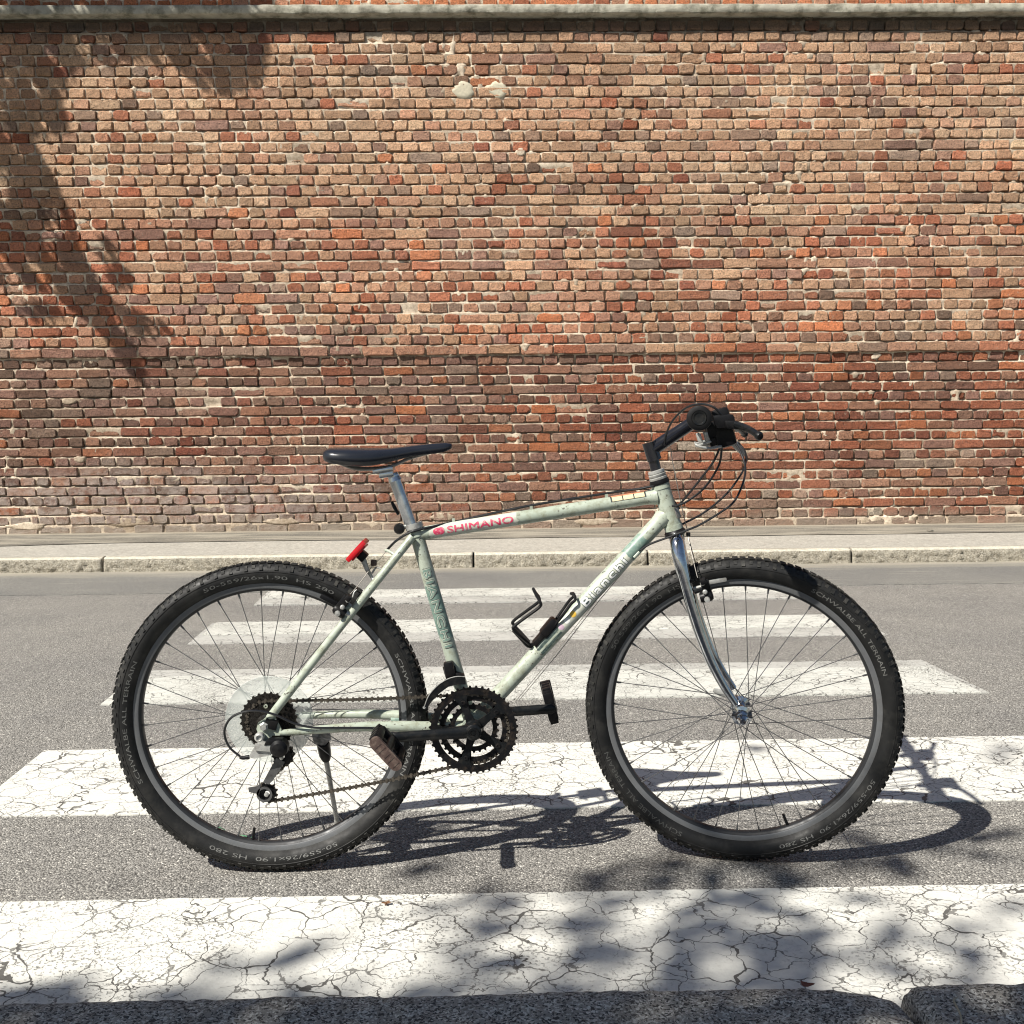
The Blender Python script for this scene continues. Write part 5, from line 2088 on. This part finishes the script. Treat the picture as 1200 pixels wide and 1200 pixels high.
for sg in (1, -1):
    # arm loop: positions measured on the near wire; far wire is the same shape 6 cm deeper
    base = [(621, 757), (612, 748), (602.5, 738.5), (603, 733.5), (618, 722), (632.5, 711), (633, 705.5), (629, 699), (625.5, 692.5)]
    pts = []
    for i, (x, y) in enumerate(base):
        s_ = S3 if i < 7 else S3 * (1 - (i - 6) / 2.0)
        if i == 0:
            s_ = 0.012
        elif i == 1:
            s_ = 0.024
        P_ = hitY(x, y, YB - S3)
        pts.append(Vector((P_.x, YB - s_ * sg, P_.z)))
    pts[-1].y = YB
    mb.tube(spline(pts, 5), 0.0033, 8)
    base = [(640, 744), (650, 733.5), (661, 719), (669, 708), (674, 703), (673.5, 698.5), (670, 697.5)]
    pts = []
    for i, (x, y) in enumerate(base):
        P_ = hitY(x, y, YB - 0.022)
        s_ = 0.016 if i < 2 else (0.022 if i < 5 else 0.022 * (1 - (i - 4) / 2.0))
        pts.append(Vector((P_.x, YB - s_ * sg, P_.z)))
    pts[-1].y = YB
    mb.tube(spline(pts, 5), 0.0031, 8)
mb.tube(spline([B(602, 738, 0), B(612, 749, 0), B(621, 757, 0), B(632, 750, 0)], 5), 0.0050, 10)
cage = mb.build('bottle_cage', M['black'], bike)
mb = MB()
ca, cb = B(624, 757, 0.0), B(652, 724, 0.0)
cdir = (cb - ca).normalized()
cn = LAT.cross(cdir)
if cn.z < 0:
    cn = -cn
mb.box(ca.lerp(cb, 0.50), cdir * 0.034, LAT * 0.016, cn * 0.0055, 0.003)
mb.box(ca.lerp(cb, 0.62) - cn * 0.0 + cdir * 0.004, cdir * 0.020, LAT * 0.019, cn * 0.0085, 0.003)
mb.box(ca.lerp(cb, 0.85), cdir * 0.008, LAT * 0.017, cn * 0.006, 0.002)
mb.build('cage_base', M['black'], cage)
mb = MB()
mb.box(B(644, 751, 0.013), cdir * 0.032, LAT * 0.003, cn * 0.009, 0.0025)
mb.build('cage_band', M['tealprint'], cage)

# ================================================================== LITTLE THINGS ON THE GROUND
def dry_leaf(px, py, z, size, mat, label, seed, yaw_=0.0):
    c = hitZ(px, py, z)
    vs, fs = [], []
    n_ = 12
    vs.append((c.x, c.y, c.z + 0.006))
    for i in range(n_):
        a_ = 2 * math.pi * i / n_
        r_ = size * (0.7 + 0.5 * abs(math.cos(2.5 * a_ + seed))) * (1.0 if i % 2 else 0.72)
        x_, y_ = r_ * math.cos(a_) * 1.3, r_ * math.sin(a_) * 0.8
        vs.append((c.x + x_ * math.cos(yaw_) - y_ * math.sin(yaw_), c.y + x_ * math.sin(yaw_) + y_ * math.cos(yaw_),
                   c.z + 0.002 + 0.0045 * (0.5 + 0.5 * math.sin(a_ * 2 + seed))))
    for i in range(n_):
        fs.append((0, 1 + i, 1 + (i + 1) % n_))
    o_ = link_mesh('dry_leaf', vs, fs, mat, None, False, org=c)
    m_ = o_.modifiers.new('th', 'SOLIDIFY')
    m_.thickness = 0.0006
    props(o_, label, 'leaf')
    return o_


dry_leaf(452, 1060, 0.005, 0.0075, M['dryleaf'], 'small tan dry leaf lying on the upper edge of the nearest white stripe', 1.0, 0.3)
dry_leaf(946, 1156, 0.100, 0.0085, M['redleaf'], 'small curled reddish brown leaf on the edge of the near granite kerb', 2.2, -0.2)
dry_leaf(1090, 622, 0.112, 0.022, M['tape'], 'small dark scrap of litter on the far footway at the foot of the wall', 0.4, 0.1)
mb = MB()
mb.tube(spline([hitZ(1127, 1203, 0.108), hitZ(1126, 1190, 0.112), hitZ(1121, 1179, 0.110), hitZ(1118, 1172, 0.109), hitZ(1124, 1168, 0.108), hitZ(1131, 1167, 0.107)], 5), 0.0014, 6)
o = mb.build('dry_stalk', M['straw'])
props(o, 'thin bent dry stalk lying on the right near granite kerb stone', 'stalk')


# ================================================================== TREES OUT OF FRAME (they cast the dappled shade)
def tree(name, label, trunk, limbs, leaves, leafmat):
    base = trunk[0][0]
    t_ = thing(name, base, label, 'tree', None)
    mb = MB()
    mb.tube(spline([p for p, r_ in trunk], 5), [trunk[0][1], trunk[-1][1]], 14)
    mb.build('trunk', M['bark'], t_)
    mb = MB()
    for pts, r0, r1 in limbs:
        mb.tube(spline(pts, 5), [r0, r1], 8)
    mb.build('limbs', M['bark'], t_)
    vs, fs = [], []
    for c, d1, d2, l1, l2 in leaves:
        b0 = len(vs)
        vs += [c - d1 * l1, c - d1 * l1 * 0.3 + d2 * l2, c + d1 * l1 * 0.4 + d2 * l2 * 0.85, c + d1 * l1, c + d1 * l1 * 0.4 - d2 * l2 * 0.85, c - d1 * l1 * 0.3 - d2 * l2]
        fs += [(b0, b0 + 1, b0 + 2, b0 + 3), (b0, b0 + 3, b0 + 4, b0 + 5)]
    o_ = link_mesh('crown', vs, fs, leafmat, t_, False)
    o_['kind'] = 'stuff'
    return t_


SDIR = Vector((-0.77, -0.63, 1.0))

# --- plane tree behind the camera: shade density on the ground, in the photograph's terms
G = [  # cx, cy, rx, ry, strength  (photo pixels on the ground)
    (470, 1034, 38, 9, 0.55), (680, 1033, 85, 9, 0.8), (860, 1022, 130, 24, 0.95), (1010, 1000, 90, 22, 0.7), (1130, 1000, 80, 16, 0.5),
    (1150, 1040, 60, 12, 0.3), (1165, 965, 30, 14, 0.25), (60, 1048, 60, 7, 0.35),
    (300, 1150, 75, 22, 0.9), (400, 1112, 60, 12, 0.6), (345, 1135, 50, 14, 0.8),
    (640, 1090, 150, 34, 0.75), (560, 1145, 120, 16, 0.55), (760, 1130, 140, 36, 0.8), (880, 1090, 90, 34, 0.8), (870, 1145, 90, 20, 0.75),
    (1120, 1115, 110, 30, 0.8), (1190, 1060, 40, 16, 0.55), (980, 1115, 60, 18, 0.45), (1150, 1150, 90, 14, 0.75), (500, 1062, 60, 10, 0.35),
    (1140, 878, 28, 7, 0.45), (840, 882, 30, 6, 0.3), (960, 1120, 70, 20, 0.6), (720, 1015, 30, 10, 0.4)]
LIT = [(1005, 1082, 50, 26, 0.95), (985, 1155, 36, 10, 0.8), (470, 1120, 34, 20, 0.9), (560, 1105, 28, 12, 0.5), (1195, 1030, 30, 12, 0.6), (420, 1150, 26, 12, 0.5)]


def g_shade(P_):
    px, py = topx(P_)
    if px < -150 or px > 1350 or py < 640:
        return 0.0 if (py < 640 and py > -500) else 0.5
    if py > 1167:
        return 0.96 if px < 920 else 0.74
    s_ = 0.0
    if py > 1048 and px > 430:
        s_ = 0.24 + 0.30 * noise.noise(Vector((px * 0.012, py * 0.03, 3)))
    for cx, cy, rx, ry, a_ in G:
        s_ = max(s_, a_ * math.exp(-(((px - cx) / rx) ** 2 + ((py - cy) / ry) ** 2) ** 1.5))
    for cx, cy, rx, ry, a_ in LIT:
        s_ *= 1 - a_ * math.exp(-(((px - cx) / rx) ** 2 + ((py - cy) / ry) ** 2))
    return s_


rl = random.Random(11)
leaves = []


def leaf_at(src, l1, l2, flat=0.6):
    d1 = Vector((rl.gauss(0, 1), rl.gauss(0, 1), rl.gauss(0, flat))).normalized()
    d2 = d1.cross(Vector((rl.gauss(0, 0.5), rl.gauss(0, 0.5), 1))).normalized()
    leaves.append((src, d1, d2, l1, l2))


for i in range(12000):
    x, y = rl.uniform(-1.6, 1.9), rl.uniform(0.7, 3.2)
    zt = 0.1 if y < 1.47 else 0.0
    P_ = Vector((x, y, zt))
    s_ = g_shade(P_)
    if y > 1.47:
        s_ *= 0.64
    for q_ in range(2):
        if rl.random() < s_ * 0.36:
            t = rl.uniform(3.6, 6.4)
            leaf_at(P_ + SDIR * t + Vector((rl.gauss(0, .04), rl.gauss(0, .04), 0)), rl.uniform(0.035, 0.06), rl.uniform(0.022, 0.038))
for i in range(9000):                       # the rest of the crown, whose shade falls outside the view
    c = Vector((rl.gauss(-3.3, 1.7), rl.gauss(-2.6, 1.4), rl.gauss(6.2, 1.0)))
    if c.z < 3.2:
        continue
    t = c.z
    P_ = c - SDIR * t
    px, py = topx(P_)
    Pw = c - SDIR * ((c.y - YW) / SDIR.y * 1.0)
    if -100 < px < 1300 and 640 < py < 1400:
        continue
    if P_.y > YW and Pw.z > 0:
        pw = topx(Pw)
        if -60 < pw[0] < 1260:
            continue
    leaf_at(c, rl.uniform(0.05, 0.09), rl.uniform(0.035, 0.06))
base = Vector((-3.2, -4.2, 0.09))
limbs = []
tp = base + Vector((0.1, 0.2, 3.4))
for k_ in range(16):
    tgt = Vector((-3.3 + rl.uniform(-2.2, 2.0), -2.4 + rl.uniform(-1.4, 1.9), 6.2 + rl.uniform(-1.3, 1.2)))
    mid = tp.lerp(tgt, 0.5) + Vector((rl.uniform(-.3, .3), rl.uniform(-.3, .3), 0.5))
    bad = False
    for q in range(12):
        Pq = tp.lerp(tgt, q / 11)
        a_, b_ = topx(Pq - SDIR * Pq.z)
        a2, b2 = topx(Pq + Vector((0, 0, 0.3)) - SDIR * (Pq.z + 0.3))
        if (-200 < a_ < 1300 and 600 < b_ < 1165) or (-200 < a2 < 1300 and 600 < b2 < 1165):
            bad = True
    if bad:
        continue
    limbs.append(([tp + Vector((0, 0, rl.uniform(-0.3, 0.8))), mid, tgt], 0.06, 0.010))
tree('plane_tree', 'leafy tree on the near pavement behind the viewer, shading the near kerb',
     [(base, 0.20), (base + Vector((0.03, 0.08, 1.7)), 0.17), (tp, 0.14), (tp + Vector((-0.1, 0.5, 1.6)), 0.09)], limbs, leaves, M['leaf'])

# --- feathery tree near the wall, left of the view
leaves = []
POLY1 = [(-60, -60), (330, -60), (322, 40), (305, 105), (255, 118), (215, 88), (165, 74), (95, 80), (74, 112), (84, 150), (56, 166), (-60, 172)]
POLY2 = [(-60, 168), (34, 158), (58, 195), (88, 262), (100, 300), (118, 335), (150, 372), (168, 420), (168, 452), (150, 440), (132, 402), (96, 372), (60, 345), (20, 335), (-60, 345)]


def inside(poly, x, y):
    c = False
    n_ = len(poly)
    for i in range(n_):
        x0, y0 = poly[i]
        x1, y1 = poly[(i + 1) % n_]
        if (y0 > y) != (y1 > y) and x < (x1 - x0) * (y - y0) / (y1 - y0) + x0:
            c = not c
    return c


def w_shade(px, py):
    if inside(POLY1, px, py):
        s_ = 0.95 if py < 80 else 0.88
        if 70 < px < 300 and 30 < py < 75 and noise.noise(Vector((px * .03, py * .05, 1))) > 0.25:
            s_ = 0.35
        if px > 180 and py > 60:
            s_ = 0.75
        return s_
    if inside(POLY2, px, py):
        ctr = (py - 160) * 0.40 + 40
        s_ = 0.98 if px > ctr - 60 else 0.9
        if px < 22 and 200 < py < 240:
            s_ = 0.05
        if py > 310 and px < 70:
            s_ = 0.45
        if py > 400:
            s_ = 0.65
        return s_
    for cx, cy, rx, ry, a_ in [(146, 330, 14, 10, 0.6), (160, 385, 22, 16, 0.5), (190, 392, 16, 6, 0.45), (130, 300, 10, 14, 0.5), (52, 372, 26, 10, 0.35)]:
        if ((px - cx) / rx) ** 2 + ((py - cy) / ry) ** 2 < 1:
            return a_
    return 0.0


for i in range(52000):
    px, py = rl.uniform(-60, 335), rl.uniform(-60, 460)
    s_ = w_shade(px, py)
    stk = noise.noise(Vector(((px * 1.35 - py) * 0.045, (px + py * 1.35) * 0.008, 2)))
    s_ *= 1.35 if stk > -0.20 else 0.14
    if rl.random() < s_ * 0.9:
        P_ = hitY(px, py, YW)
        t = rl.uniform(1.7, 2.5)
        src = P_ + SDIR * t
        th = rl.gauss(math.atan2(-1.35, 1.0), 0.16)
        d1 = Vector((math.cos(th), rl.gauss(0, 0.12), math.sin(th))).normalized()
        d2 = d1.cross(Vector((0.77, 0.63, -1)).normalized()).normalized()
        leaves.append((src, d1, d2, rl.uniform(0.05, 0.11), rl.uniform(0.005, 0.010)))
for i in range(9000):
    c = Vector((rl.gauss(-7.6, 0.8), rl.gauss(6.9, 0.5), rl.gauss(6.2, 1.0)))
    if c.y > YW - 0.15 or c.z < 3.0:
        continue
    Pw = c - SDIR * ((c.y - YW) / SDIR.y)
    pw = topx(Pw)
    if -90 < pw[0] < 1300 and pw[1] > -200:
        continue
    th = rl.gauss(-0.9, 0.4)
    d1 = Vector((math.cos(th), rl.gauss(0, 0.5), math.sin(th))).normalized()
    d2 = d1.cross(Vector((0.77, 0.63, -1))).normalized()
    leaves.append((c, d1, d2, rl.uniform(0.06, 0.12), rl.uniform(0.010, 0.018)))
base = Vector((-7.6, 7.2, 0.10))
tp = base + Vector((0.1, -0.2, 3.6))
limbs = []
for tgt in [(-5.6, 7.0, 5.4), (-5.9, 6.8, 4.6), (-6.0, 6.8, 6.2), (-5.2, 7.1, 5.9), (-8.3, 6.6, 6.6), (-7.3, 6.2, 7.2), (-8.6, 7.2, 5.6), (-6.8, 7.0, 7.0)]:
    tgt = Vector(tgt)
    limbs.append(([tp, tp.lerp(tgt, 0.5) + Vector((0, 0, 0.35)), tgt], 0.05, 0.008))
tree('false_acacia', 'slender tree with long narrow leaves on the far footway beside the wall',
     [(base, 0.13), (base + Vector((0.0, -0.1, 1.8)), 0.11), (tp, 0.09)], limbs, leaves, M['leaf'])
